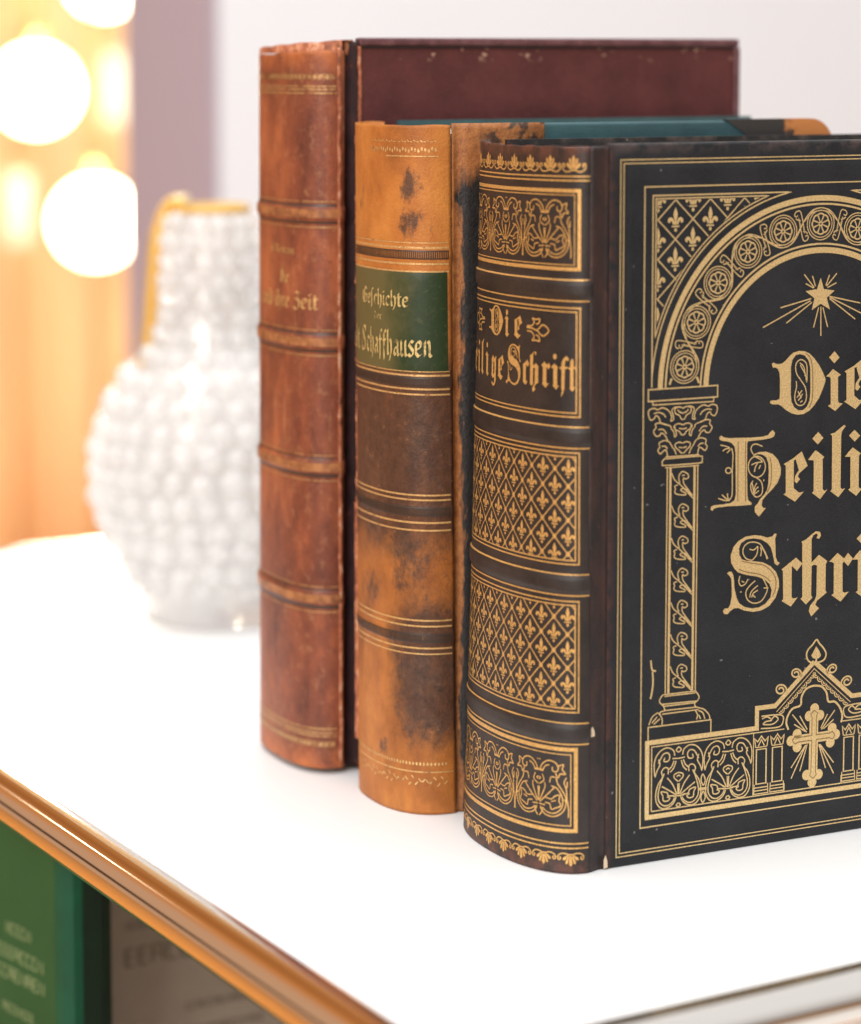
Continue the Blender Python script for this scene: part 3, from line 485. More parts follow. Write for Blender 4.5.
# ---------------------------------------------------------------- blackletter pen
GL = {
 'a': (.62, [[(.1, .85), (.3, 1), (.48, .85), (.48, .1), (.62, 0)], [(.48, .5), (.2, .5), (.08, .2), (.25, 0), (.48, .2)]]),
 'b': (.62, [[(.1, 1.6), (.1, .15), (.28, 0), (.5, .2), (.5, .8), (.3, 1), (.1, .8)]]),
 'c': (.52, [[(.45, .8), (.3, 1), (.08, .8), (.08, .2), (.28, 0), (.48, .15)]]),
 'd': (.62, [[(.1, 1.5), (.42, 1), (.5, .7), (.5, .2), (.28, 0), (.08, .2), (.08, .7), (.36, .98)]]),
 'e': (.54, [[(.12, .45), (.46, .6), (.48, .85), (.3, 1), (.08, .8), (.08, .2), (.28, 0), (.5, .15)]]),
 'f': (.45, [[(.15, -.35), (.15, 1.3), (.3, 1.55), (.45, 1.45)], [(0, .92), (.4, .92)]]),
 'g': (.62, [[(.48, .9), (.28, 1), (.08, .8), (.08, .3), (.28, .1), (.48, .3)], [(.48, 1), (.48, -.2), (.25, -.45), (.05, -.3)]]),
 'h': (.62, [[(.1, 1.6), (.1, .1), (.2, 0)], [(.1, .8), (.36, 1), (.5, .8), (.5, .2), (.3, -.35)]]),
 'i': (.32, [[(.02, .85), (.14, 1), (.14, .1), (.28, 0)], [(.1, 1.35), (.2, 1.3)]]),
 'l': (.32, [[(.12, 1.6), (.12, .1), (.27, 0)]]),
 'm': (.95, [[(.02, .85), (.14, 1), (.14, .05)], [(.14, .8), (.36, 1), (.48, .85), (.48, .05)], [(.48, .8), (.7, 1), (.8, .85), (.8, .1), (.92, 0)]]),
 'n': (.64, [[(.02, .85), (.14, 1), (.14, .05)], [(.14, .8), (.38, 1), (.5, .85), (.5, .1), (.64, 0)]]),
 'r': (.46, [[(.02, .85), (.14, 1), (.14, .1), (.26, 0)], [(.14, .8), (.34, 1), (.44, .85)]]),
 's': (.5, [[(.45, .9), (.25, 1), (.08, .75), (.45, .35), (.4, .08), (.2, 0), (.02, .14)]]),
 'S': (.42, [[(.12, -.35), (.12, 1.3), (.26, 1.55), (.42, 1.45)]]),            # long s
 't': (.42, [[(.15, 1.3), (.15, .15), (.3, 0), (.42, .1)], [(0, .95), (.38, .95)]]),
 'u': (.64, [[(.02, .9), (.12, 1), (.12, .15), (.27, 0), (.5, .2)], [(.5, 1), (.5, .1), (.62, 0)]]),
 'D': (.95, [[(.0, 1.3), (.3, 1.6), (.75, 1.35), (.88, .8), (.75, .2), (.4, 0), (.1, .2)], [(.3, 1.5), (.3, .15)], [(.48, 1.3), (.48, .3)]]),
 'G': (.95, [[(.85, 1.35), (.55, 1.6), (.15, 1.2), (.1, .5), (.35, 0), (.75, .1), (.85, .5), (.8, .85), (.5, .8)], [(.45, 1.4), (.4, .3)]]),
 'Z': (.85, [[(.1, 1.4), (.4, 1.6), (.7, 1.4), (.4, .95), (.72, .7), (.7, .1), (.4, -.1), (.1, .1)], [(.2, .9), (.6, .95)]]),
 'A': (1.0, [[(.8, 1.5), (.45, 1.6), (.2, 1.35), (.5, .95), (.75, .6), (.65, .1), (.3, 0), (.05, .25)], [(.15, .8), (.1, .4)], [(.85, 1.6), (.75, 1.2)]]),  # capital S
 'N': (1.0, [[(.0, 1.3), (.2, 1.6), (.3, 1.2), (.3, .1)], [(.3, 1.3), (.6, 1.6), (.8, 1.3), (.8, .2), (.95, 0)]]),
}
def pen_text(F, text, x0, y0, xh, conv, width=None, nib=.15, gap=.1):
    """write text with a broad pen; conv maps reading (x right, y up) to surface (s, z)"""
    tot = sum((GL[c][0] + gap) if c != ' ' else .4 for c in text); kx = (width / tot) if width else xh
    x = x0; nx, ny = nib * math.cos(.75), nib * math.sin(.75)
    for c in text:
        if c == ' ': x += .4 * kx; continue
        w, sts = GL[c]
        for st in sts:
            for a, b in zip(st[:-1], st[1:]):
                F.k += 1
                q = [(a[0] - nx / 2, a[1] - ny / 2), (a[0] + nx / 2, a[1] + ny / 2), (b[0] + nx / 2, b[1] + ny / 2), (b[0] - nx / 2, b[1] - ny / 2)]
                if abs((q[1][0] - q[0][0]) * (q[2][1] - q[0][1]) - (q[1][1] - q[0][1]) * (q[2][0] - q[0][0])) < .002:
                    q = [(a[0] - .03, a[1] + .03), (a[0] + .03, a[1] - .03), (b[0] + .03, b[1] - .03), (b[0] - .03, b[1] + .03)]
                F._emit([conv(x + p[0] * kx, y0 + p[1] * xh) for p in q])
        x += (w + gap) * kx

# ================================================================ the black bible
BW, BH, BT = 192.0, 280.5, 85.0
bible = thing('antique_bible', 'thick black bible with gilt arch, star and cross on its cover, in front', 'book', place(0, 0), BR)
def raised(u, z):
    d = min(u, BW - u, z, BH - z)
    t = min(max((d - 7.6) / 2.6, 0), 1); t = t * t * (3 - 2 * t)
    e = min(max(d / 1.4, 0), 1); e = 1 - math.sqrt(max(0, 1 - (1 - e) ** 2))
    return .55 * t - 1.2 * e
def board(name, parent, x0, x1, y0, th, H, mat, prof=None, front=True, z0=0.2):
    """a cover board whose outer face carries a moulded profile"""
    us = sorted(set([x0 + d for d in (0, .2, .5, .9, 1.4, 4, 7.6, 8.3, 8.9, 9.5, 10.2)] + [x1 - d for d in (0, .2, .5, .9, 1.4, 4, 7.6, 8.3, 8.9, 9.5, 10.2)] + list(np.linspace(x0 + 12, x1 - 12, 14))))
    zs = sorted(set([z0 + d for d in (0, .2, .5, .9, 1.4, 4, 7.6, 8.3, 8.9, 9.5, 10.2)] + [H - d for d in (0, .2, .5, .9, 1.4, 4, 7.6, 8.3, 8.9, 9.5, 10.2)] + list(np.linspace(z0 + 12, H - 12, 18))))
    sgn = -1 if front else 1; vs = []; fs = []; nu, nz = len(us), len(zs)
    for z in zs:
        for u in us: vs.append((u / 1000, (y0 + sgn * (prof(u, z) if prof else 0)) / 1000, z / 1000))
    yb = y0 - sgn * th
    m = len(vs); vs += [(x0 / 1000, yb / 1000, z0 / 1000), (x1 / 1000, yb / 1000, z0 / 1000), (x1 / 1000, yb / 1000, H / 1000), (x0 / 1000, yb / 1000, H / 1000)]
    for i in range(nz - 1):
        for j in range(nu - 1): fs.append((i * nu + j, i * nu + j + 1, (i + 1) * nu + j + 1, (i + 1) * nu + j))
    fs += [tuple(list(range(nu)) + [m + 1, m]), tuple(list(range((nz - 1) * nu, nz * nu)) + [m + 2, m + 3]), (m, m + 1, m + 2, m + 3),
           tuple([i * nu for i in range(nz)] + [m + 3, m]), tuple([i * nu + nu - 1 for i in range(nz)] + [m + 2, m + 1])]
    o = mesh(name, vs, fs, mat, parent, smooth=True)
    bm = bmesh.new(); bm.from_mesh(o.data); bmesh.ops.recalc_face_normals(bm, faces=bm.faces); bm.to_mesh(o.data); bm.free()
    for p in o.data.polygons: p.use_smooth = len(p.vertices) == 4 and p.area < .01 and m not in p.vertices
    return o
fb = board('front_cover', bible, 0, BW, 0, 3.2, BH, MT['cloth'], raised)
board('back_cover', bible, 0, BW, BT, 3.2, BH - .8, MT['cloth'], lambda u, z: raised(u, z) * .8, front=False)
page_block(bible, -4, BW - 5, 5, BT - 5, BH - 4.5, 9)
bands = (225.5, 169.4, 112.8, 55.1)
spb = Spine(22, 11.0, 88, 7, 2.2, 280, y0=-1, tt=1.0, relief=bumps(bands, 3.0, .9))
sb = spb.build('spine', MT['spineblack'], bible, nz=280, ns=72, z1=279.6, rag=lambda t: -.6 * math.exp(-((t - .55) / .25) ** 2) + .35 * math.sin(t * 40) * .5)
strip('hinge', [(-8.0, -.4), (-6.6, -.75), (-4.8, -.15), (-1.9, .9), (-.5, .75), (.6, .1)], .3, 279.7, MT['joint'], bible, 1.6, jit=.12, nz=160)
# pale torn spots at the hinge
for zc, h, u in ((3.4, 5.5, .3), (55.5, 4.2, -6.0)):
    F = Flat(); F.poly([(u - .9, zc - h / 2), (u + .9, zc - h / 2 + .4), (u + .7, zc + .4), (u - .1, zc + h / 2), (u - .9, zc + .8)])
    F.build('torn_patch', (lambda a, b, o: (a / 1000, (-.75 if a > -3 else -1.15) / 1000, b / 1000)), plain('torn_pale_leather', (.62, .47, .32), .8), bible)

# ---- front cover tooling
def onf(u, z, o): return (u / 1000, (-raised(u, z) - o) / 1000, z / 1000)
F = Flat()
for d, w in ((5.3, .42), (6.7, .42)): F.rect(d, d - 1.1, BW - d, BH - d - .9, w)
F.rect(15.6, 14.6, BW - 15.6, 263.9, .5)
F.build('border_lines', onf, MT['gold'], fb)
# arch
F = Flat(); AC = (96.0, 184.9)
def arc(F, r, w, a0=0, a1=180, n=90): F.stroke([(AC[0] + r * math.cos(math.radians(a0 + (a1 - a0) * i / n)), AC[1] + r * math.sin(math.radians(a0 + (a1 - a0) * i / n))) for i in range(n + 1)], w, False, 9)
for r, w in ((72.95, 2.2), (70.6, .75), (54.85, .75), (52.4, 2.3)):
    arc(F, r, w, math.degrees(math.asin(1.4 / r)), 180 - math.degrees(math.asin(1.4 / r)))
F.build('arch', onf, MT['gold'], fb)
F = Flat(); R0 = 62.75; ang = [90 - 16.3 * k for k in range(-5, 6)]
def pol(th, a, rho): t = math.radians(th) + a / R0; return (AC[0] + (R0 + rho) * math.cos(t), AC[1] + (R0 + rho) * math.sin(t))
for k, th in enumerate(ang):
    c = pol(th, 0, 0)
    F.circle(*c, 6.35, .42); F.circle(*c, 5.35, .36)
    F.stroke([(c[0] + (3.75 + .35 * abs(math.cos(4 * t))) * math.cos(t), c[1] + (3.75 + .35 * abs(math.cos(4 * t))) * math.sin(t)) for t in [2 * PI * i / 48 for i in range(49)]], .62, False, 9)
    for i in range(8):
        t = PI / 8 + i * PI / 4; F.poly([(c[0] + r * math.cos(t + q), c[1] + r * math.sin(t + q)) for r, q in ((.5, -.3), (3.4, -.10), (3.4, .10), (.5, .3))])
    F.circle(*c, .75, .6, 10)
    if k < len(ang) - 1:
        s = 1 if k % 2 else -1; nx = ang[k + 1]; gap = 16.3 * PI / 180 * R0
        for o in (0, 1.0):
            F.stroke([pol(th, 0, s * (6.35 - o)), pol(th, -3.5, s * (5.6 - o)), pol(th, -6.6, s * (3 - o * .6)), pol(th, -gap / 2, 0 + o * .4), pol(th, -gap + 6.6, -s * (3 - o * .6)), pol(th, -gap + 3.5, -s * (5.6 - o)), pol(th, -gap, -s * (6.35 - o))], .42)
        for m in (1, -1):
            a0 = -gap / 2; F.stroke([pol(th, a0 + m * .6, m * s * .5 * -1), pol(th, a0 + m * 1.0, -m * s * -3.0 * -1), pol(th, a0 + m * .2, s * m * 5.2), pol(th, a0 - m * 1.6, s * m * 6.0), pol(th, a0 - m * 2.6, s * m * 5.0), pol(th, a0 - m * 2.2, s * m * 4.0), pol(th, a0 - m * 1.2, s * m * 4.4)], .45)
            F.stroke([pol(th, a0 - m * .3, s * m * 2.2), pol(th, a0 - m * 1.5, s * m * 2.6), pol(th, a0 - m * 2.4, s * m * 3.4)], .5)
for u in (28.2, 39.4, 152.6, 163.8):
    F.stroke([(u, 190), (u + (.6 if u in (39.4, 163.8) else -.6), 188.8), (u + (1.0 if u in (39.4, 163.8) else -1.0), 187.6)], .9)
F.build('arch_medallions', onf, MT['gold'], fb)
# spandrels
for m in (1, -1):
    X = (lambda u: u) if m == 1 else (lambda u: 192 - u)
    F = Flat()
    # double outer frame following the arch
    def sa(rr, top, lft):
        a1 = math.acos((96 - lft) / rr) if rr > 96 - lft else 0; a0 = math.asin((top - AC[1]) / rr)
        pts = [(lft, AC[1] + rr * math.sin(a1)), (lft, top), (96 - rr * math.cos(a0), top)]
        n = 40
        pts += [(96 - rr * math.cos(a0 + (a1 - a0) * i / n), AC[1] + rr * math.sin(a0 + (a1 - a0) * i / n)) for i in range(1, n + 1)]
        return pts
    F.stroke([(X(a), b) for a, b in sa(76.9, 260.5, 19.3)], .55, False, 2)
    F.stroke([(X(a), b) for a, b in sa(78.3, 259.3, 20.6)], .5, False, 2)
    F.stroke([(X(19.3), 187), (X(19.3), 200)], .5, False)
    # lattice and lilies clipped by the frame and the arch
    u0, z0, pw, ph = 29.25, 243.7, 15.6, 15.2
    def setclip(cx, cz):
        v = Vector((cx - 96, cz - AC[1])).normalized(); c = v.x * 96 + v.y * AC[1] + 79.0
        F.clips = [(-v.x, -v.y, -c), (-1, 0, -21.2), (0, 1, 258.7)] if m == 1 else [(-v.x, -v.y, -c), (1, 0, 192 - 21.2), (0, 1, 258.7)]
    for i in range(-6, 12):
        for j in range(-6, 12):
            cx, cz = u0 + (i - j) * pw / 2, 251.2 - 7.6 + (-(i + j)) * ph / 2 + 15.2
            if not (14 < cx < 80 and 190 < cz < 268): continue
            if math.hypot(cx - 96, cz - AC[1]) < 71: continue
            xx = X(cx); setclip(xx, cz)
            if math.hypot(cx - 96, cz - AC[1]) > 74: fleur(F, xx, cz - 7.9, 1.0)
            for (ax, az) in ((pw / 2, ph / 2), (-pw / 2, ph / 2)):
                for q in range(4):
                    a = (xx + (ax) * q / 4, cz + az * q / 4 - 7.6 - 7.6); b = (xx + ax * (q + 1) / 4, cz + az * (q + 1) / 4 - 7.6 - 7.6)
                    setclip((a[0] + b[0]) / 2, (a[1] + b[1]) / 2); F.stroke([a, b], .5, False)
    F.clips = []
    F.build('spandrel_lattice', onf, MT['gold'], fb)
def mir(pts): return [(192 - a, b) for a, b in pts]
def mirc(pts, c): return [(2 * c - a, b) for a, b in pts]
# star
F = Flat(); F.poly(TR['star'])
for r in TR['rays']: F.stroke(r, .5, False)
F.build('star_with_rays', onf, MT['gold'], fb)
# title
def gl(F, g, D=None, dx=0, dz=0, w=.48):
    t = lambda P: [(a + dx, b + dz) for a, b in P]
    if 'hole' in g: F.poly(t(g['poly']), t(g['hole']))
    else: F.poly(t(g['poly']))
    if 'poly2' in g: F.poly(t(g['poly2']))
    for s_ in g.get('st', []): F.stroke(t(s_), w)
    if D:
        for s_ in g.get('dk', []): D.stroke(t(s_), .3)
def shift(P, dx, dz=0): return [(a + dx, b + dz) for a, b in P]
LG = {}
h_ = TR['h']['poly']; xh = max(p[1] for p in TR['c']['poly']) - min(p[1] for p in TR['c']['poly'])
base_f = [(-1.9, -5.5), (-.6, -1.0), (-.9, 0), (-1.2, 1), (-1.2, 15), (-3.2, 15.2), (-3.0, 16.6), (-1.2, 16.6), (-1.2, 20), (0.4, 22.6), (3.2, 25.0), (5.6, 22.8), (4.6, 21.0), (2.6, 22.3), (1.9, 19.5), (1.9, 16.6), (4.6, 17.4), (4.4, 15.8), (1.9, 15.1), (1.6, 1), (.2, -3)]
base_t = [(-1.6, 1.8), (.9, -.3), (4.1, 3.0), (2.5, 2.6), (1.9, 3.2), (1.9, 15.1), (4.4, 15.8), (4.2, 17.2), (1.9, 16.6), (1.9, 21), (.4, 22.4), (-1.2, 20.2), (-1.2, 16.5), (-3.0, 16.3), (-2.8, 15), (-1.2, 15), (-1.2, 3)]
base_g = [(-3.6, 14.6), (-1.0, 18.3), (2.0, 15.5), (4.2, 18.2), (5.0, 17.0), (4.4, 14), (4.4, -1.5), (2.4, -5.2), (-1.2, -6.2), (-3.4, -3.4), (-2.0, -2.4), (-.6, -4.0), (1.4, -3.2), (1.7, 1.4), (-.8, -.2), (-4.0, 2.6), (-3.0, 4.0), (-3.0, 13.4)]
gfill_hole = [(-.2, 13.6), (1.6, 12.4), (1.6, 4.2), (-.2, 3.0)]
eg = TR['e']['poly']; cx = lambda P: sum(p[0] for p in P) / len(P)
ebase = min(p[1] for p in eg)
t1, t2, t3, D1, D2, D3, D4 = [Flat() for _ in range(7)]
gl(t1, TR['D'], D1); gl(t1, TR['i1']); gl(t1, TR['d1'])
i1b = min(p[1] for p in TR['i1']['poly']); dxe = (max(p[0] for p in TR['i1']['poly']) - min(p[0] for p in eg)) + .6
gl(t1, TR['e'], dx=dxe, dz=i1b - ebase + .2)
gl(t2, TR['H'], D2); gl(t2, TR['e']); gl(t2, TR['i2']); gl(t2, TR['d2']); gl(t2, TR['l']); gl(t2, TR['i3']); gl(t2, TR['d3'])
xr = max(p[0] for p in TR['i3']['poly'])
t2.poly([(a + xr + 4.2, b + ebase) for a, b in base_g], [(a + xr + 4.2, b + ebase) for a, b in gfill_hole]); gl(t2, TR['e'], dx=xr + 9.2 - min(p[0] for p in eg))
cb = min(p[1] for p in TR['c']['poly'])
gl(t3, TR['S'], D3); gl(t3, TR['c']); gl(t3, TR['h']); gl(t3, TR['r'])
i3 = TR['i3']['poly']; dxi = max(p[0] for p in TR['r']['poly']) - min(p[0] for p in i3) - .3; dzi = cb - ebase
gl(t3, TR['i3'], dx=dxi, dz=dzi); gl(t3, TR['d3'], dx=dxi, dz=dzi)
xr = max(p[0] for p in i3) + dxi
t3.poly([(a + xr + 3.4, b + cb) for a, b in base_f]); t3.poly([(a + xr + 11.2, b + cb) for a, b in base_t])
for t_ in (t1, t2, t3): t_.build('title_lettering', onf, MT['gold'], fb, .09)
# columns
for m in (0, 1):
    F = Flat(); X = (lambda P: P) if not m else mir
    R = lambda x0, z0, x1, z1, w: F.stroke(X([(x0, z0), (x1, z0), (x1, z1), (x0, z1), (x0, z0)]), w, False)
    R(17.8, 181.7, 49.0, 186.2, .55)
    F.stroke(X([(19.8, 181.5), (19.9, 180.2), (47.2, 180.0), (47.3, 181.5)]), .5, False)
    for c in TR['cap']:
        F.stroke(X(c), .5); F.stroke(X(mirc(c, 33.4)), .5)
    F.stroke(X([(25.6, 159.7), (40.9, 159.6)]), .45, False); F.stroke(X([(25.6, 155.5), (40.9, 155.4)]), .45, False)
    F.stroke(X([(25.8, 159.3), (24.4, 158.2), (24.4, 157), (25.8, 156.4), (40.8, 156.3), (42.2, 157), (42.3, 158.3), (40.8, 159), (25.8, 159)]), .5)
    for x, w in ((26.6, .5), (28.0, 1.0), (38.9, 1.0), (40.3, .5)): F.stroke(X([(x, 155.4), (x + (-.1 if x < 33 else -.15), 66.7)]), w, False)
    for k in range(7):
        for c in TR['leaf']: F.stroke(X([(min(max(a, 28.6), 38.3), b + k * 12.65) for a, b in c]), .48)
    for c in TR['base']: F.stroke(X(c), .48, len(c) > 2)
    F.stroke(X([(18.9, 49), (18.9, 54.2), (47.5, 54.0), (47.5, 49)]), .5, False)
    if not m:
        for c in TR['wear']: F.stroke(c, .7)
    F.build('column', onf, MT['gold'], fb)
# lower frieze
F = Flat()
for m in (0, 1):
    X = (lambda P: P) if not m else mir
    F.stroke(X([(18.6, 18.6), (18.6, 48.0), (69.0, 48.0), (69.0, 56.1), (77.6, 56.1), (96, 72.0)]), 1.9, False, 60)
    for c in TR['arc1']:
        for k in (0, 22.8):
            F.stroke(X([(a + k, b) for a, b in c]), .5); F.stroke(X([(a + k, b) for a, b in mirc(c, 32.9)]), .5)
    for c in TR['arcj']: F.stroke(X(c), .5)
    F.stroke(X([(20.6, 20.6), (20.6, 46.2), (82, 46.2)]), .45, False)
    F.stroke(X([(67.5, 46.2), (67.5, 20.6)]), .4, False)
    # little double colonnettes
    for x0, x1 in ((68.6, 73.9), (76.2, 81.4)):
        for x in (x0 + .3, x1 - .3): F.stroke(X([(x, 39.2), (x, 25.2)]), .6, False)
        for zz, d in ((39.3, 0), (40.2, -.1), (25.3, 0), (23.8, .4), (22.6, .7), (21.3, .8)): F.stroke(X([(x0 - d, zz), (x1 + d, zz)]), .45, False)
        F.stroke(X([(x0, 40.2), (x0 - .6, 44), (x0 + .9, 42.4), ((x0 + x1) / 2, 44.6), (x1 - .9, 42.4), (x1 + .6, 44), (x1, 40.2)]), .5, False)
        F.stroke(X([(x0 + 1.2, 40.6), ((x0 + x1) / 2, 43.2), (x1 - 1.2, 40.6)]), .5, False)
        F.stroke(X([(x0 - .7, 21.2), (x0 - .5, 25.2)]), .4, False); F.stroke(X([(x1 + .7, 21.2), (x1 + .5, 25.2)]), .4, False)
    F.stroke(X([(82.3, 20.6), (82.3, 24)]), .4, False)
    # toothed inner gable edge
    for k in range(8):
        a = (79.3 + k * 2.1, 54.6 + k * 1.82)
        for r in (1.35, .55): F.stroke(X([(a[0] + 1.2 + r * math.cos(t), a[1] - .5 + r * math.sin(t)) for t in [-2.5 + .25 * q for q in range(14)]]), .42)
    F.stroke(X([(78.2, 53.6), (96.2, 69.4)]), .35, False)
    for p in (TR['panel'][:2] if not m else TR['panel'][:2]): F.stroke(X(p), .55)
    for c in TR['crock'][:2]: F.stroke(X(c), .7)
F.stroke([(17.7, 18.4), (174.3, 18.4)], 1.9, False, 60); F.stroke([(20.6, 20.6), (171.4, 20.6)], .45, False)
for c in TR['finial']: F.stroke(c, .7)
F.poly(TR['finialfill']); F.stroke([(96.9, 71.5), (96.9, 75)], .7, False)
for c in TR['tref']: F.stroke(c, .85)
F.build('frieze_and_gable', onf, MT['gold'], fb)
# cross
F = Flat(); K_ = TR['crossc']; ctr = (96.2, 41.1)
ends = [(K_[0], K_[1], K_[2]), (K_[3], K_[4], K_[5]), (K_[6], K_[7], K_[8]), (K_[9], K_[10], K_[11])]
for e3 in ends:
    for p in e3: F.disc(p[0], p[1], 2.15, 16)
    mx = (e3[0][0] + e3[2][0]) / 2 if e3[0] != K_[0] and e3[0] != K_[9] else None
F.stroke([(96.2, 51.4), (96.0, 24.6)], 4.2, False, 60); F.stroke([(86.8, 40.9), (105.8, 41.0)], 4.0, False, 60)
for r in TR['crossrays']: F.stroke(r, .5, False)
F.build('cross', onf, MT['gold'], fb)
cr_ = [(95.2, 49.6), (95.2, 42.0), (88.5, 41.9), (87.2, 42.6), (86.0, 41.0), (87.2, 39.4), (88.5, 40.0), (95.2, 40.1), (95.0, 27.0), (94.4, 25.7), (96.0, 24.3), (97.6, 25.7), (97.2, 27), (97.3, 40.1), (103.8, 40.1), (105.2, 39.3), (106.4, 41), (105.2, 42.6), (103.8, 42), (97.3, 42.0), (97.3, 49.6), (98.0, 50.8), (96.3, 52.2), (94.6, 50.8), (95.2, 49.6)]
D4.stroke(cr_, .3, False)
for d_ in (D1, D2, D3, D4): d_.build('engraved_line', onf, MT['engrave'], fb, .20)

# ---- spine tooling
def ons(s_, z, o):
    q = 1 + (.012 + .00037 * z) * min(max((s_ - 10) / 15, 0), 1)       # the leather is drawn tighter towards the head
    return spb.at(s_ * q, z - .8 * min(1, max(0, s_) / 45), o)
SL = 5.0; SRt = 88.0; MID = 46.2
hl = lambda F, z, w, a=.6, b=91.5: F.stroke([(a, z), (b, z)], w, False, 1.5)
for zz in ((268.4, 266.8), (229.3,), (221.3,), (173.4,), (165.3,), (116.8,), (108.7,), (59.2,), (51.0,), (12.2, 10.4)):
    F = Flat(); [hl(F, z, .55) for z in zz]; F.build('gilt_line', ons, MT['goldspine'], sb, .09)
def frame(F, z0, z1, s0, w): F.stroke([(s0, z0), (2 * MID - s0, z0), (2 * MID - s0, z1), (s0, z1), (s0, z0)], w, False, 1.5)
for fr in (((233.4, 263.0, 5.0, 1.35), (235.0, 261.4, 6.9, .4)), ((177.3, 218.7, 4.5, .55), (178.8, 217.2, 5.9, .5)), ((120.8, 163.6, 4.7, .55), (122.3, 162.1, 6.1, .5)),
           ((63.5, 106.5, 4.7, .55), (65.0, 105.0, 6.1, .5)), ((17.2, 49.0, 5.7, 1.5), (19.2, 47.0, 7.6, .4))):
    F = Flat(); [frame(F, *q) for q in fr]; F.build('gilt_frame', ons, MT['goldspine'], sb, .09)
# crests
for up, zb in ((1, 270.3), (-1, 8.3)):
    F = Flat()
    for k in range(8):
        c = 7.6 + k * 10.95
        y = lambda v: zb + up * v * (1 if up > 0 else .82)
        F.poly([(c + a, y(b)) for a, b in ((0, 6.2), (.7, 5), (.45, 1.2), (-.45, 1.2), (-.7, 5))])
        for m in (1, -1):
            F.poly([(c + m * a, y(b)) for a, b in ((.5, 1.2), (1.1, 4.6), (1.9, 5.0), (2.0, 4.0), (1.0, 1.2))])
            F.poly([(c + m * a, y(b)) for a, b in ((.9, 1.0), (2.2, 3.2), (3.1, 3.1), (3.0, 2.1), (1.4, .7))])
            F.stroke([(c + m * .3, y(.7)), (c + m * 1.8, y(0)), (c + m * 3.4, y(-.1)), (c + m * 4.8, y(.9)), (c + m * 5.0, y(2.4)), (c + m * 4.3, y(2.9)), (c + m * 3.9, y(2.0)), (c + m * 4.4, y(1.6))], .5)
        F.stroke([(c - 1.2, y(.5)), (c + 1.2, y(.5))], .6, False)
    F.build('gilt_crest', ons, MT['goldspine'], sb, .09)
# arabesque panels
for zoff, zk in ((0, 1), (-214.6, 1.0)):
    F = Flat()
    for k in (-1, 0, 1):
        c = MID + k * 25.3
        for m in (1, -1):
            for st in TR['spun'][:1] + TR['spun'][2:]:
                pts = [(c + m * a * (1.05), 248.2 + (b - 248.2) * zk + zoff - (.6 if zoff else 0)) for a, b in st]
                F.stroke(pts, .46)
        for m in (1, -1):
            for P_ in ([(.4, 254.9), (1.5, 257.4), (4, 259.2), (7, 258.8), (8.4, 256.8), (7.6, 255.2), (6.1, 255.5), (6.0, 257.0)], [(1.6, 254.9), (2.9, 256.9), (4.6, 257.6)],
                       [(8.3, 257.4), (10.4, 258.2), (10.0, 256.3), (11.2, 254.6), (9.2, 254.5), (8.3, 252.9), (7.3, 254.7)]):
                F.stroke([(c + m * a, b + zoff - (.6 if zoff else 0)) for a, b in P_], .5)
        F.stroke([(c - 1.9, 254.6 + zoff), (c + 1.9, 254.6 + zoff)], .6, False)
    F.build('gilt_arabesque', ons, MT['goldspine'], sb, .09)
# lily lattices
for z0, z1, zc in ((122.5, 161.9, 157.2), (65.2, 104.8, 100.2)):
    F = Flat(); F.clips = [(-1, 0, -6.3), (1, 0, 2 * MID - 6.3), (0, -1, -z0), (0, 1, z1)]
    pw, ph = 11.3, 13.0
    for i in range(-1, 17):
        for j in range(-1, 5):
            c = (9.0 + i * pw / 2, zc - j * ph - (ph / 2 if i % 2 else 0))
            fleur(F, c[0], c[1] + .1, .80, .80)
            n_ = (c[0], c[1] - ph / 2); F.poly([(n_[0] + .95, n_[1]), (n_[0], n_[1] + 1.1), (n_[0] - .95, n_[1]), (n_[0], n_[1] - 1.1)])
            for m in (1, -1):
                for q in range(4): F.stroke([(c[0] + m * pw / 2 * q / 4, c[1] - ph / 2 + ph / 2 * q / 4), (c[0] + m * pw / 2 * (q + 1) / 4, c[1] - ph / 2 + ph / 2 * (q + 1) / 4)], .48, False)
    F.clips = []; F.build('gilt_lily_lattice', ons, MT['goldspine'], sb, .09)
# spine title
F = Flat()
def sg(P_, cs, zb, kx, ky, ref=None, base=None, extra=()):
    x_ = [p[0] for p in P_]; xc = (min(x_) + max(x_)) / 2; b0 = min(p[1] for p in P_) if base is None else base
    T = lambda Q: [(cs - (a - xc) * kx, zb + (b - b0) * ky) for a, b in Q]
    return T
def put(g, cs, zb, kx, ky, base=None, w=.4):
    T = sg(g['poly'], cs, zb, kx, ky, base=base)
    if 'hole' in g: F.poly(T(g['poly']), T(g['hole']))
    else: F.poly(T(g['poly']))
    if 'poly2' in g: F.poly(T(g['poly2']))
    for s_ in g.get('st', [])[:6]: F.stroke(T(s_), w)
    return T
put(TR['D'], 53.2, 204.7, .47, .47)
put(TR['i1'], 44.2, 204.9, .46, .5); F.disc(44.2, 214.6, .9, 8, 1.1)
put(TR['e'], 36.0, 204.9, .5, .46)
def flower(c, m):
    f = lambda P: [(c - m * a, b) for a, b in P]
    F.stroke(f([(-6.2, 210.0), (-2.5, 209.8), (0, 209.3), (3, 211.6), (5.8, 209.5), (3, 207.3), (0, 209.3)]), .6)
    F.stroke(f([(-5.8, 208.6), (-3, 208.4), (-1.5, 206.6), (-2.6, 205.2), (-.5, 205.4), (1.3, 205.2), (.8, 207), (-.6, 207.4)]), .6)
    F.stroke(f([(-5.8, 210.6), (-3, 210.8), (-1.5, 212.4), (-2.6, 213.6), (-.5, 213.4), (1.3, 213.6), (.8, 212), (-.6, 211.6)]), .6)
flower(24.0, 1); flower(2 * MID - 24.0 + 1.5, -1)
put(TR['S'], 39.0, 186.8, .40, .52); put(TR['c'], 30.3, 187.6, .42, .50)
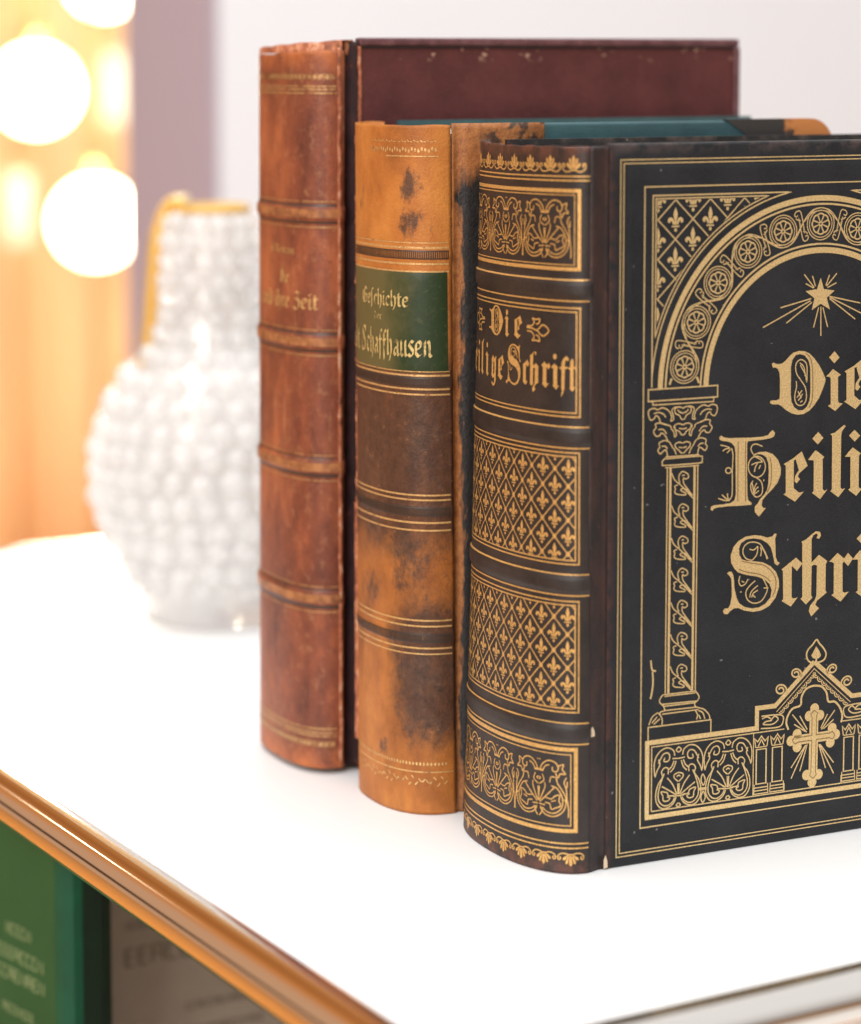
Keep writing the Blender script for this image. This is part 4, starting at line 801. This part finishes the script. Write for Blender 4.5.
put(TR['h'], 25.4, 187.6, .40, .46, base=h_[31][1]); put(TR['r'], 19.4, 187.6, .40, .5)
put(TR['i3'], 15.0, 187.4, .42, .5); F.disc(15.2, 199.9, .85, 8, 1.1)
F.poly([(11.6 - a * .46, 187.5 + b * .52) for a, b in base_f]); F.poly([(7.9 - a * .44, 187.2 + b * .55) for a, b in base_t])
put(TR['H'], 83.5, 187.2, .42, .42, base=min(p[1] for p in TR['H']['poly']))
for g, c in (('e', 75.6), ('i2', 70.4), ('l', 65.6), ('i3', 60.8)): put(TR[g], c, 187.6, .42, .5)
for c in (70.4, 60.8): F.disc(c, 200, .85, 8, 1.1)
F.poly([(54.6 - a * .5, 187.6 + b * .5) for a, b in base_g], [(54.6 - a * .5, 187.6 + b * .5) for a, b in gfill_hole]); put(TR['e'], 48.3, 187.6, .45, .5)
F.build('spine_title', ons, MT['goldspine'], sb, .09)
# ================================================================ the tan middle book (own frame at u=-18, n=91.5)
MU, MN, MHt = -18.0, 91.5, 286.0
tanb = thing('antique_book', 'stained tan leather book with a green title label, middle one of the three books', 'book', place(MU, MN), BR)
mb = (233.0, 181.0, 127.4, 74.6)
spm = Spine(24.0, 21.5, 65.5, 0, 2.4, 286, sh=3, y0=0, relief=bumps(mb, 2.0, .35))
sm = spm.build('spine', MT['tan'], tanb, nz=220, ns=60, z1=285.6, rag=lambda t: .25 * math.sin(t * 22) * math.sin(t * 7 + 1))
def onm(s_, z, o): return spm.at(s_, z, o)
# leather joint, then boards
fbm = board('front_cover', tanb, 3.6, 172.0, 0, 3.0, MHt, MT['teal'], lambda u, z: -1.1 * (1 - min(1, min(u - 3.6, 182 - u, z, MHt - z) / 1.2)) ** 2)
# rounded top corner is covered with leather
strip('leather_joint', [(-2.2 - 0, .3), (-.4, 1.6), (1.6, 1.5), (3.2, .2), (6, -.35), (14, -.35), (24, -.35), (40.0, -.35)], .25, MHt + .25, MT['tanboard'], tanb, 1.0, nz=120, jit=.12, seed=5)
bbm = board('back_cover', tanb, 3.6, 182.0, 65.5, 3.0, MHt, MT['teal'], None, front=False)
page_block(tanb, -2, 178, 3.4, 62, MHt - 4, 15)
bm = bmesh.new()
pts = [(128, 286.5)] + [(183.4 - 12 + 12 * math.sin(t), 286.5 - 12 + 12 * math.cos(t)) for t in [PI / 2 * i / 8 for i in range(9)]] + [(183.4, 250), ]
v0 = [bm.verts.new((a / 1000, -.0005, b / 1000)) for a, b in pts]; v1 = [bm.verts.new((a / 1000, .0042, b / 1000)) for a, b in pts]
bm.faces.new(v0); bm.faces.new(v1[::-1])
for i in range(len(pts)): bm.faces.new((v0[i], v0[i - 1], v1[i - 1], v1[i]))
bmobj('corner_leather', bm, MT['corner'], tanb, smooth=False)
# title label, tooled bands
def patch(name, surf, s0, s1, z0, z1, mat, parent, off=.18, ns=40, nz=20):
    vs = []; fs = []
    for i in range(nz + 1):
        for j in range(ns + 1): vs.append(surf(s0 + (s1 - s0) * j / ns, z0 + (z1 - z0) * i / nz, off if 0 < j < ns and 0 < i < nz else off * .2))
    w = ns + 1
    for i in range(nz):
        for j in range(ns): fs.append((i * w + j, i * w + j + 1, (i + 1) * w + j + 1, (i + 1) * w + j))
    return mesh(name, vs, fs, mat, parent)
lab = patch('title_label', onm, 2.0, 88, 184.8, 226.0, MT['label'], sm, .22)
F = Flat()
cv = lambda s0: (lambda x, y: (s0 - x, y))
pen_text(F, 'GeSchichte', 0, 211.6, 4.1, cv(51), width=33, nib=.25)
pen_text(F, 'der', 0, 205.6, 2.0, cv(39.5), width=6, nib=.2)
pen_text(F, 'Atadt Achaffhausen', 0, 191.4, 6.4, cv(73), width=64.5, nib=.24)
F.build('label_lettering', onm, MT['goldlabel'], lab, .34)
for z, w in ((237.9, .45), (235.9, .8), (229.3, .8), (226.2, .7), (185.2, .4), (183.6, .75), (178.0, .75), (175.8, .7), (134.2, .7), (132.2, .7), (122.8, .8), (119.6, .7), (82.0, .7), (79.6, .7), (70.4, .7), (68.0, .6), (18.2, .5)):
    F = Flat(); F.stroke([(1.4, z), (89, z)], w, False, 1.5); F.build('gilt_line', onm, MT['golddull'], sm, .12)
F = Flat()
for k in range(56):
    F.disc(4.5 + k * 1.55, 21.6, .5, 6, .8)
    z = 14.4 + .9 * math.sin(k * 2.3); F.stroke([(4 + k * 1.55, z), (5.2 + k * 1.55, z + 1.3 * (1 if k % 2 else -1))], .55, False)
F.build('tail_ornament', onm, MT['golddull'], sm, .12); F = Flat()
for k in range(26):
    F.disc(6.5 + k * 1.4, 275.6 + .5 * math.sin(k * 2.1), .5, 6, .9)
    F.stroke([(6.3 + k * 1.4, 278.8), (7.2 + k * 1.4, 279.6 - (k % 2) * .7)], .4, False)
F.stroke([(5.6, 273.0), (30, 273.0)], .5, False, 1.5)
F.build('head_ornament', onm, MT['golddull'], sm, .12)
for c in mb:
    F = Flat()
    F.stroke([(1.4, c + 1.6), (89.5, c + 1.6)], .5, False, 1.5); F.stroke([(1.4, c - 1.6), (89.5, c - 1.6)], .5, False, 1.5)
    for k in range(100): F.stroke([(1.8 + k * .88, c - 1.3), (1.8 + k * .88, c + 1.3)], .5, False, 9)
    F.build('tooled_band', onm, MT['knurl'], sm, .10)
# torn strips of leather hanging at the far joint
strip('torn_joint', [(-12, 61.5), (-15.6, 62.5), (-16.2, 64)], 120, 280, MT['edge'], tanb, .8, nz=120, jit=.8, seed=9)
strip('torn_joint', [(-11, 62), (-16.2, 63.5), (-16.6, 65)], 18, 122, MT['edge'], tanb, .9, nz=90, jit=.45, seed=4)

# ================================================================ the tall brown book (own frame at u=-36, n=166)
TU, TN, TH = -36.0, 166.0, 321.0
bro = thing('antique_book', 'tallest book, brown ribbed leather spine and maroon cloth cover, farthest of the three books', 'book', place(TU, TN), BR)
tb = (246.0, 190.5, 136.0, 78.2)
spt = Spine(18.5, 18.5, 70, 0, 2.6, 316, sh=-1.5, y0=0, relief=bumps(tb, 2.8, 1.0))
st_ = spt.build('spine', MT['brown'], bro, nz=260, ns=60, z0=2.6, z1=315.5, rag=lambda t: 1.0 * math.sin(t * 9 + .5) * .5 - 2.0 * t)
def ont(s_, z, o): return spt.at(s_, z, o)
fbt = board('front_cover', bro, 8.2, 200.6, .6, 3.2, TH, MT['maroon'], lambda u, z: (-1.4 * (1 - min(1, min(200.6 - u, z, TH - z) / 1.6)) ** 2) + (.25 if min(200.6 - u, TH - z) < 3.4 else 0))
board('back_cover', bro, 8.2, 200.6, 70, 3.2, TH - 4.4, MT['maroon'], None, front=False)
page_block(bro, 2, 197, 4, 66, TH - 5, 12)
strip('joint', [(-1.4, .2), (.4, 2.4), (3.0, 3.0), (5.6, 2.2), (7.4, .2), (8.6, .2)], 2.7, 319.6, MT['mjoint'], bro, 1.5, nz=160, jit=.25, seed=3)
strip('worn_shoulder', [(-2.2, -.9), (-1.2, -1.0), (-.5, -.6), (0, .6)], 6, 317.0, MT['edge'], bro, 1.0, nz=200, jit=.75, seed=11)
strip('worn_cloth_edge', [(7.9, .1), (8.5, -.25), (9.3, -.05)], 200, 317.5, MT['edge'], bro, .6, nz=120, jit=.45, seed=13)
# sagging leather turn-in between spine head and the boards
vs = []; fs = []
N_ = 24
for i in range(N_ + 1):
    t = i / N_; x, y, _ = spt.at(spt.L(314) * t * .96 + 1, 314, -.3)
    zt = 320.2 - 4.0 * t ** .8 + .3 * math.sin(t * 31)
    vs += [(x, y, .3145), (x, y, zt / 1000 if t < .9 else .3165), (x + .006, y + (.002 if t < .5 else -.002), zt / 1000 + .0002), (x + .0075, y + (.002 if t < .5 else -.002), .3105)]
for i in range(N_):
    for q in range(3): fs.append((4 * i + q, 4 * i + 4 + q, 4 * i + 5 + q, 4 * i + 1 + q))
mesh('head_cap', vs, fs, MT['edge'], bro)
m_rim = (lambda n: n.set(col=n.mix(n.rng(n.noise(150, 5, .7), .4, .7), (.085, .026, .032), (.17, .07, .075)), rough=.5))(NM('rubbed_board_edge'))
boxobj('board_edge', (.0084, -.0009, .3178), (.2006, .0037, .3213), m_rim, bro, .0011)
boxobj('board_edge', (.1982, -.0009, .002), (.2012, .0037, .3178), m_rim, bro, .0011)
boxobj('edge_shade_line', (.0084, -.00012, .3168), (.1980, .0002, .3177), plain('painted_groove_shade', (.012, .004, .004), .7), bro, 0)  # flat dark strip painted as the shade of a groove under the rim
for c in tb:                                                       # rubbed crowns of the raised bands, dark fillets beside them
    F = Flat(); F.stroke([(2.0, c), (87, c)], 3.7, False, 1.5); F.build('raised_band', ont, MT['bandtan'], st_, .10)
    F = Flat()
    F.stroke([(1.6, c + 3.5), (88, c + 3.5)], .9, False, 1.5); F.stroke([(1.6, c - 3.7), (88, c - 3.7)], 1.3, False, 1.5)
    F.build('dark_fillet', ont, MT['knurl'], st_, .08)
for c in tb:
    F = Flat(); F.stroke([(2.4, c + 5.2), (87, c + 5.2)], .45, False, 1.5); F.stroke([(2.4, c - 5.9), (87, c - 5.9)], .5, False, 1.5); F.build('gilt_line', ont, MT['goldfaint'], st_, .10)
for za, zo in (((300.5, 299.2, 297.6), 304.6), ((20.4, 18.6, 17.2), 13.6)):
    F = Flat(); [F.stroke([(3.5, z), (86, z)], .7, False, 1.5) for z in za]
    for k in range(30):
        F.disc(5 + k * 2.7, zo, .95, 8, 1.2); F.stroke([(6.3 + k * 2.7, zo - 1.5), (6.3 + k * 2.7, zo + 1.5)], .4, False)
    F.build('gilt_border', ont, MT['goldfaint'], st_, .10)
F = Flat()
pen_text(F, 'G Niemann', 0, 228.0, 2.4, cv(47), width=22, nib=.2)
pen_text(F, 'Die', 0, 215.4, 3.6, cv(37.5), width=8.5, nib=.24)
pen_text(F, 'und ihre Zeit', 0, 204.6, 4.6, cv(58), width=47, nib=.25)
F.build('spine_title', ont, MT['golddull'], st_, .12)

# ================================================================ shelf: white panels in chrome tubes
m_white = (lambda n: (n.bump(n.noise(2500, 2), .00003, .3), n.set(col=(.86, .855, .85), rough=.34, spec=.35))[1])(NM('white_powder_coated_steel'))
m_chrome = (lambda n: (n.bump(n.noise(6, 2, .5, (1, 1, 1)), .0006, .25), n.set(col=(.86, .80, .74), rough=.11, metal=1.0))[1])(NM('chromed_tube'))
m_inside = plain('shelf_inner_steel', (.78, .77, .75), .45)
shelf = thing('shelf_unit', 'white modular shelf with polished metal tube edges carrying the books and the glass vase', 'shelf', (0.3902, 0.6590, -.36))
SO = Vector((0.3902, 0.6590, -.36))
def tube(name, a, b, r, mat, parent, o=SO, n=40):
    a = Vector(a) - o; b = Vector(b) - o; d = b - a; q = d.to_track_quat('Z', 'Y'); bm = bmesh.new()
    bmesh.ops.create_cone(bm, cap_ends=False, segments=n, radius1=r, radius2=r, depth=d.length, matrix=Matrix.Translation((a + b) / 2) @ q.to_matrix().to_4x4())
    ob = bmobj(name, bm, mat, parent)
    for p in ob.data.polygons: p.use_smooth = len(p.vertices) == 4
    return ob
XA, XB, YA, YB, ZT, ZB = .3902, 1.140, .6590, 1.509, -.0080, -.352
for z in (ZT, ZB):
    tube('tube', (XA, YA + .012, z), (XA, YB - .012, z), .0105, m_chrome, shelf); tube('tube', (XB, YA + .012, z), (XB, YB - .012, z), .0105, m_chrome, shelf)
    tube('tube', (XA + .012, YA, z), (XB - .012, YA, z), .0105, m_chrome, shelf); tube('tube', (XA + .012, YB, z), (XB - .012, YB, z), .0105, m_chrome, shelf)
for x in (XA, XB):
    for y in (YA, YB):
        tube('upright', (x, y, ZB + .012), (x, y, ZT - .012), .0105, m_chrome, shelf); tube('leg', (x, y, ZB - .012), (x, y, -1.0), .0105, m_chrome, shelf)
        for z in (ZT, ZB):
            bm = bmesh.new(); bmesh.ops.create_uvsphere(bm, u_segments=28, v_segments=18, radius=.0138, matrix=Matrix.Translation(Vector((x, y, z)) - SO)); bmobj('ball_connector', bm, m_chrome, shelf)
def panel(name, lo, hi, mat=m_white, bev=.0012):
    o = boxobj(name, tuple(Vector(lo) - SO), tuple(Vector(hi) - SO), mat, shelf, bev, 4)
    for p in o.data.polygons: p.use_smooth = False
    return o
panel('top_panel', (.3975, .6663, -.0165), (1.1325, 1.5017, 0))
panel('bottom_panel', (.4015, .6705, -.352), (1.1285, 1.4975, -.3415), m_inside)
panel('side_panel', (.4015, .6585, -.3405), (1.1285, .6635, -.0185), m_inside)
panel('side_panel', (.4015, 1.5045, -.3405), (1.1285, 1.5095, -.0185), m_inside)
panel('back_panel', (1.137, .6705, -.3405), (1.142, 1.4975, -.0185), m_inside)

# books on the lower shelf
def paper(name, a, b, s=60, rough=.5):
    n = NM(name); w = n.noise(s, 4); return n.set(col=n.mix(n.rng(w, .35, .65), a, b), rough=rough)
ang = math.radians(-10.5)
gb = thing('hardcover_book', 'green hardcover book with pale lettering standing under the shelf top at the left', 'book', (.4215, 1.045, -.3415), 0)
mg = paper('green_laminated_cover', (.010, .080, .024), (.018, .100, .030), 12, .6); mgs = paper('shadow_green_spine', (.0006, .014, .003), (.001, .020, .005), rough=.7)  # the spine's shadow is put into its darker green
mgt = paper('teal_green_edge', (.0005, .072, .032), (.0008, .090, .042), rough=.6)
# cover face looks out to the left (-x); spine faces the camera side (-y)
def rotp(x, y): return (x * math.cos(-ang) - y * math.sin(-ang), x * math.sin(-ang) + y * math.cos(-ang))
def prism(name, pts, z0, z1, mat, parent):
    n = len(pts); vs = [(x, y, z0) for x, y in pts] + [(x, y, z1) for x, y in pts]
    fs = [tuple(range(n))[::-1], tuple(range(n, 2 * n))] + [(i, (i + 1) % n, n + (i + 1) % n, n + i) for i in range(n)]
    bm = bmesh.new(); V = [bm.verts.new(v) for v in vs]; [bm.faces.new([V[i] for i in f]) for f in fs]
    return bmobj(name, bm, mat, parent, smooth=False)
gh = .318
prism('front_cover', [rotp(0, .007), rotp(0, .21), rotp(.003, .21), rotp(.003, .007)], .0005, gh, mg, gb)
prism('back_cover', [rotp(.024, .007), rotp(.027, .007), rotp(.027, .21), rotp(.024, .21)], .0005, gh, mg, gb)
prism('page_block', [rotp(.0032, .009), rotp(.0238, .009), rotp(.0238, .206), rotp(.0032, .206)], .004, gh - .004, MT['pages'], gb)
prism('hinge_strip', [rotp(0, .0068), rotp(.0006, .0015), rotp(.0045, -.0015), rotp(.009, -.002), rotp(.009, .0068)], .0005, gh, mgt, gb)
prism('spine', [rotp(.0092, -.002), rotp(.019, -.002), rotp(.0262, .001), rotp(.027, .0068), rotp(.0092, .0068)], .0005, gh, mgs, gb)
def serif_rows(name, rows, conv, mat, parent):
    """rows of small plain capitals, built from bars"""
    rnd = random.Random(3)
    for (x0, x1, z, h) in rows:
        F = Flat()
        x = x0
        while x < x1:
            w = h * rnd.uniform(.45, .7)
            k = rnd.randrange(4)
            F.stroke([(x, z), (x, z + h)], h * .2, False, 99)
            if k != 1: F.stroke([(x, z + h), (x + w, z + h)], h * .16, False, 99)
            if k in (0, 2): F.stroke([(x, z + h / 2), (x + w * .9, z + h / 2)], h * .16, False, 99)
            if k in (0, 3): F.stroke([(x, z), (x + w, z)], h * .16, False, 99)
            if k in (1, 2): F.stroke([(x + w, z), (x + w, z + h)], h * .2, False, 99)
            x += w + h * .32
        F.build(name, conv, mat, parent, .3)
GZ = 295.
serif_rows('cover_lettering', [(40, 60, 250, 5.0), (8, 70, 238, 5.5), (12, 70, 228, 5.5), (36, 62, 212, 4)], lambda a, b, o: (*rotp(-o / 1000, (88 - a) / 1000), b / 1000), plain('pale_yellow_print', (.22, .32, .15), .5), gb)
tb_ = thing('paperback_book', 'beige paperback with grey print standing beside the green book under the shelf top', 'book', (.458, 1.115, -.3415), 0)
mbz = paper('beige_paper_cover', (.38, .32, .25), (.43, .36, .285), 30, .6); mpr = plain('grey_print', (.21, .175, .125), .6)
boxobj('front_cover', (0, 0, .0005), (.19, .0008, .280), mbz, tb_, .0002); boxobj('back_cover', (0, .0182, .0005), (.19, .019, .280), mbz, tb_, .0002)
boxobj('page_block', (.0012, .001, .001), (.1885, .018, .2795), MT['pages'], tb_, 0)
boxobj('spine', (-.0008, 0, .0005), (-.0001, .019, .280), mbz, tb_, .0002)
serif_rows('cover_lettering', [(24, 62, 231, 4), (24, 84, 213, 8.5), (56, 120, 185, 3.5), (56, 100, 172, 3.5)], lambda a, b, o: (a / 1000, -o / 1000, b / 1000), mpr, tb_)

# ================================================================ glass vase
VC = Vector((.6100, 1.2797, 0))
def m_glass():
    n = NM('clear_bubble_glass'); n.b.inputs['Alpha'].default_value = .46; return n.set(col=(1, .985, .965), rough=.07, trans=.35, ior=1.45, spec=.9)
mgl = m_glass(); mam = NM('amber_glass').set(col=(.95, .62, .16), rough=.08, trans=.45, ior=1.45)
VS = (.955, .955, .955)
vase = thing('glass_vase', 'blurred clear glass vase covered in round bubbles with an amber handle, behind the books', 'vase', (VC.x, VC.y, .0003), math.radians(-20))
prof = [(0, .0), (.040, 0), (.0445, .002), (.0445, .020), (.050, .034), (.060, .055), (.0655, .080), (.066, .095), (.061, .118), (.051, .137), (.038, .152), (.029, .163), (.0255, .176), (.0245, .205), (.0245, .228), (.0215, .238), (.0200, .2385), (.0205, .230), (.0225, .205), (.0235, .178), (.027, .166), (.036, .153), (.048, .138), (.057, .118), (.061, .095), (.060, .080), (.055, .058), (.040, .012), (0, .010)]
def lathe(name, prof, mat, parent, n=56):
    vs = [(r * math.cos(2 * PI * k / n), r * math.sin(2 * PI * k / n), z) for r, z in prof for k in range(n)]; fs = []
    for i in range(len(prof) - 1):
        for k in range(n): fs.append((i * n + k, i * n + (k + 1) % n, (i + 1) * n + (k + 1) % n, (i + 1) * n + k))
    bm = bmesh.new(); V = [bm.verts.new(v) for v in vs]; [bm.faces.new([V[i] for i in f]) for f in fs]; bmesh.ops.remove_doubles(bm, verts=bm.verts, dist=1e-6)
    return bmobj(name, bm, mat, parent)
lathe('body', prof, mgl, vase)
out = [(.0445, .020), (.050, .034), (.060, .055), (.0655, .080), (.066, .095), (.061, .118), (.051, .137), (.038, .152), (.029, .163), (.0255, .176), (.0245, .205), (.0245, .226), (.0200, .237)]
rv = random.Random(5)
bm = bmesh.new(); rowz = []
z = .024; i = 0
while z < .236:
    r = float(np.interp(z, [p[1] for p in out], [p[0] for p in out])); rb = .0078 if z < .15 else .0064
    if z < .034: rb = .006
    cnt = int(2 * PI * r / (rb * 1.95))
    for k in range(cnt):
        a = 2 * PI * (k + .5 * (i % 2)) / cnt
        k_ = rv.uniform(.84, 1.12); a += rv.uniform(-.24, .24) * rb / r
        bmesh.ops.create_icosphere(bm, subdivisions=2, radius=rb * k_, matrix=Matrix.Translation(((r + rb * .3) * math.cos(a), (r + rb * .3) * math.sin(a), z + rv.uniform(-.2, .2) * rb)))
    z += rb * 1.72; i += 1
bmobj('bubble_studs', bm, mgl, vase, fix=False)
vase.scale = VS
# amber lip and handle
bm = bmesh.new()
lathe('lip', [(.0185, .2385), (.0225, .2380), (.0235, .2400), (.0215, .2425), (.0185, .2415), (.0185, .2385)], mam, vase)
hp = catmull([(.016, .2435), (.024, .2425), (.030, .235), (.0345, .222), (.0365, .205), (.0385, .180), (.041, .160), (.044, .146)], 8)
n_ = 14; vs = []; fs = []
ha = math.radians(150 + 0)
for i, (r, z) in enumerate(hp):
    a = hp[max(i - 1, 0)]; b = hp[min(i + 1, len(hp) - 1)]; t = Vector((b[0] - a[0], b[1] - a[1])).normalized()
    for k in range(n_):
        q = 2 * PI * k / n_; e1 = .0048 * math.cos(q); e2 = .0065 * math.sin(q)
        rr, zz = r - t.y * e1, z + t.x * e1
        vs.append((rr * math.cos(ha) - e2 * math.sin(ha), rr * math.sin(ha) + e2 * math.cos(ha), zz))
for i in range(len(hp) - 1):
    for k in range(n_): fs.append((i * n_ + k, i * n_ + (k + 1) % n_, (i + 1) * n_ + (k + 1) % n_, (i + 1) * n_ + k))
fs += [tuple(range(n_))[::-1], tuple(range((len(hp) - 1) * n_, len(hp) * n_))]
mesh('handle', vs, fs, mam, vase)

# ================================================================ background: white wall, its shaded end, curtain and globe lamps beyond
def ray(px, py):
    pit = math.atan(243 / 2548); yw = math.radians(-30.4)
    fw = Vector((-math.sin(yw) * math.cos(pit), math.cos(yw) * math.cos(pit), -math.sin(pit))); rt = Vector((math.cos(yw), math.sin(yw), 0)); up = rt.cross(fw)
    return rt * ((px - 430.5) / 2548) - up * ((py - 300) / 2548) + fw
wx = .955
mw = (lambda n: n.set(col=n.mix(n.rng(n.noise(3, 3), .3, .7), (.79, .81, .84), (.81, .83, .86)), rough=.85))(NM('white_plaster'))
mmv = plain('mauve_shaded_wall_end', (.45, .385, .45), .8)  # shade on the white wall's end, put into its colour as mauve
yfront = wx / (ray(221, 300).x / ray(221, 300).y); yback = wx / (ray(136, 300).x / ray(136, 300).y)
wall = thing('room_wall', 'plain white wall behind the books with an end face toned mauve for its shade', 'wall', (wx, yfront, -1.0))
boxobj('plaster', (.0, 0, 0), (2.6, yback - yfront, 3.0), mw, wall, 0)
boxobj('end_face', (-.006, .0, 0), (-.0005, yback - yfront + .006, 3.0), mmv, wall, 0)
# curtain with folds
mcur = (lambda n: n.set(col=n.mix(n.rng(n.noise(5, 3, .5, (1, 1, .15)), .3, .7), (.88, .58, .30), (.93, .68, .40)), rough=.8))(NM('golden_curtain_fabric'))
cy = 4.3; c0 = ray(-260, 300); c1 = ray(330, 300)
xa = c0.x / c0.y * cy; xb = c1.x / c1.y * cy
vs = []; fs = []; n = 260
for i in range(n + 1):
    x = xa + (xb - xa) * i / n; t = i / n
    y = .022 * math.sin(t * 44) + .010 * math.sin(t * 97 + 1)
    vs += [(x - xa, y, 0), (x - xa, y, 2.9), (x - xa, y + .006, 2.9), (x - xa, y + .006, 0)]
for i in range(n):
    for q in range(4): fs.append((4 * i + q, 4 * i + 4 + q, 4 * i + 4 + (q + 1) % 4, 4 * i + (q + 1) % 4))
cur = mesh('curtain', vs, fs, mcur, None); cur.location = (xa, cy, -1.0)
tag(cur, 'golden orange curtain in soft folds, far behind at the left', 'curtain')
mem = NM('lit_globe').set(col=(1, .8, .5), em=(1.0, .88, .66), ems=14.0)
mbr = plain('brass', (.75, .5, .2), .3, metal=1.0)
for k, (px, py, dist, r, lab) in enumerate(((36, 90, 3.75, .060, 'glowing white globe lamp high at the left edge, larger of the two full globes'), (96, 222, 3.7, .060, 'glowing white globe lamp partly cut by the mauve wall end'), (104, -22, 3.7, .052, 'glowing white globe lamp at the very top, mostly out of frame'))):
    d = ray(px, py); p = Vector((0, 0, .313)) + d * dist
    t = thing('globe_lamp', lab, 'lamp', p, 0, 'globe lamps in front of the curtain')
    bm = bmesh.new(); bmesh.ops.create_uvsphere(bm, u_segments=32, v_segments=20, radius=r); bmobj('globe', bm, mem, t)
    bm = bmesh.new(); bmesh.ops.create_cone(bm, cap_ends=True, segments=20, radius1=.014, radius2=.018, depth=.03, matrix=Matrix.Translation((0, .0 + r * .0 + .0, r + .012))); bmobj('socket', bm, mbr, t)
    bm = bmesh.new(); bmesh.ops.create_cone(bm, cap_ends=True, segments=10, radius1=.003, radius2=.003, depth=1.0, matrix=Matrix.Translation((0, 0, r + .527))); bmobj('cord', bm, mbr, t)
    l = bpy.data.lights.new('globe_light', 'POINT'); l.energy = 21; l.color = (1, .92, .76); l.shadow_soft_size = r
    lo = bpy.data.objects.new('globe_light', l); COL.objects.link(lo); lo.location = p + Vector((-.12, -.36, .06))
mdim = NM('frosted_lit_shade').set(col=(.30, .26, .19), em=(1.0, .86, .60), ems=.5)
for px, py, dist, lab in ((18, 208, 3.9, 'dim frosted cylinder lamp left of the lower globe lamp'), (116, 88, 3.95, 'dim frosted cylinder lamp between the upper globe and the mauve wall end')):
    p = Vector((0, 0, .313)) + ray(px, py) * dist
    t = thing('cylinder_lamp', lab, 'lamp', p, 0, 'dim cylinder lamps by the globe lamps')
    lathe('shade', [(.010, -.055), (.020, -.055), (.023, -.048), (.023, .048), (.020, .055), (.010, .055)], mdim, t, 28); lathe('cap', [(.0, .060), (.012, .060), (.012, .0552), (.0, .0552)], mbr, t, 20)
    bm = bmesh.new(); bmesh.ops.create_cone(bm, cap_ends=True, segments=10, radius1=.002, radius2=.002, depth=1.0, matrix=Matrix.Translation((0, 0, .5605))); bmobj('cord', bm, mbr, t)
# floor of the room
fl = boxobj('floor', (-3, -2, -1.04), (6, 6, -1.0), plain('warm_wood_floor', (.60, .24, .055), .4), None, 0)
fl['kind'] = 'structure'
rg = boxobj('pale_reflector', (-.6, -1.9, -.9995), (3.2, .45, -.985), plain('pale_reflector_surface', (.80, .78, .75), .8), None, 0)  # unseen pale slab added so the front tube reflects white
rg['kind'] = 'structure'
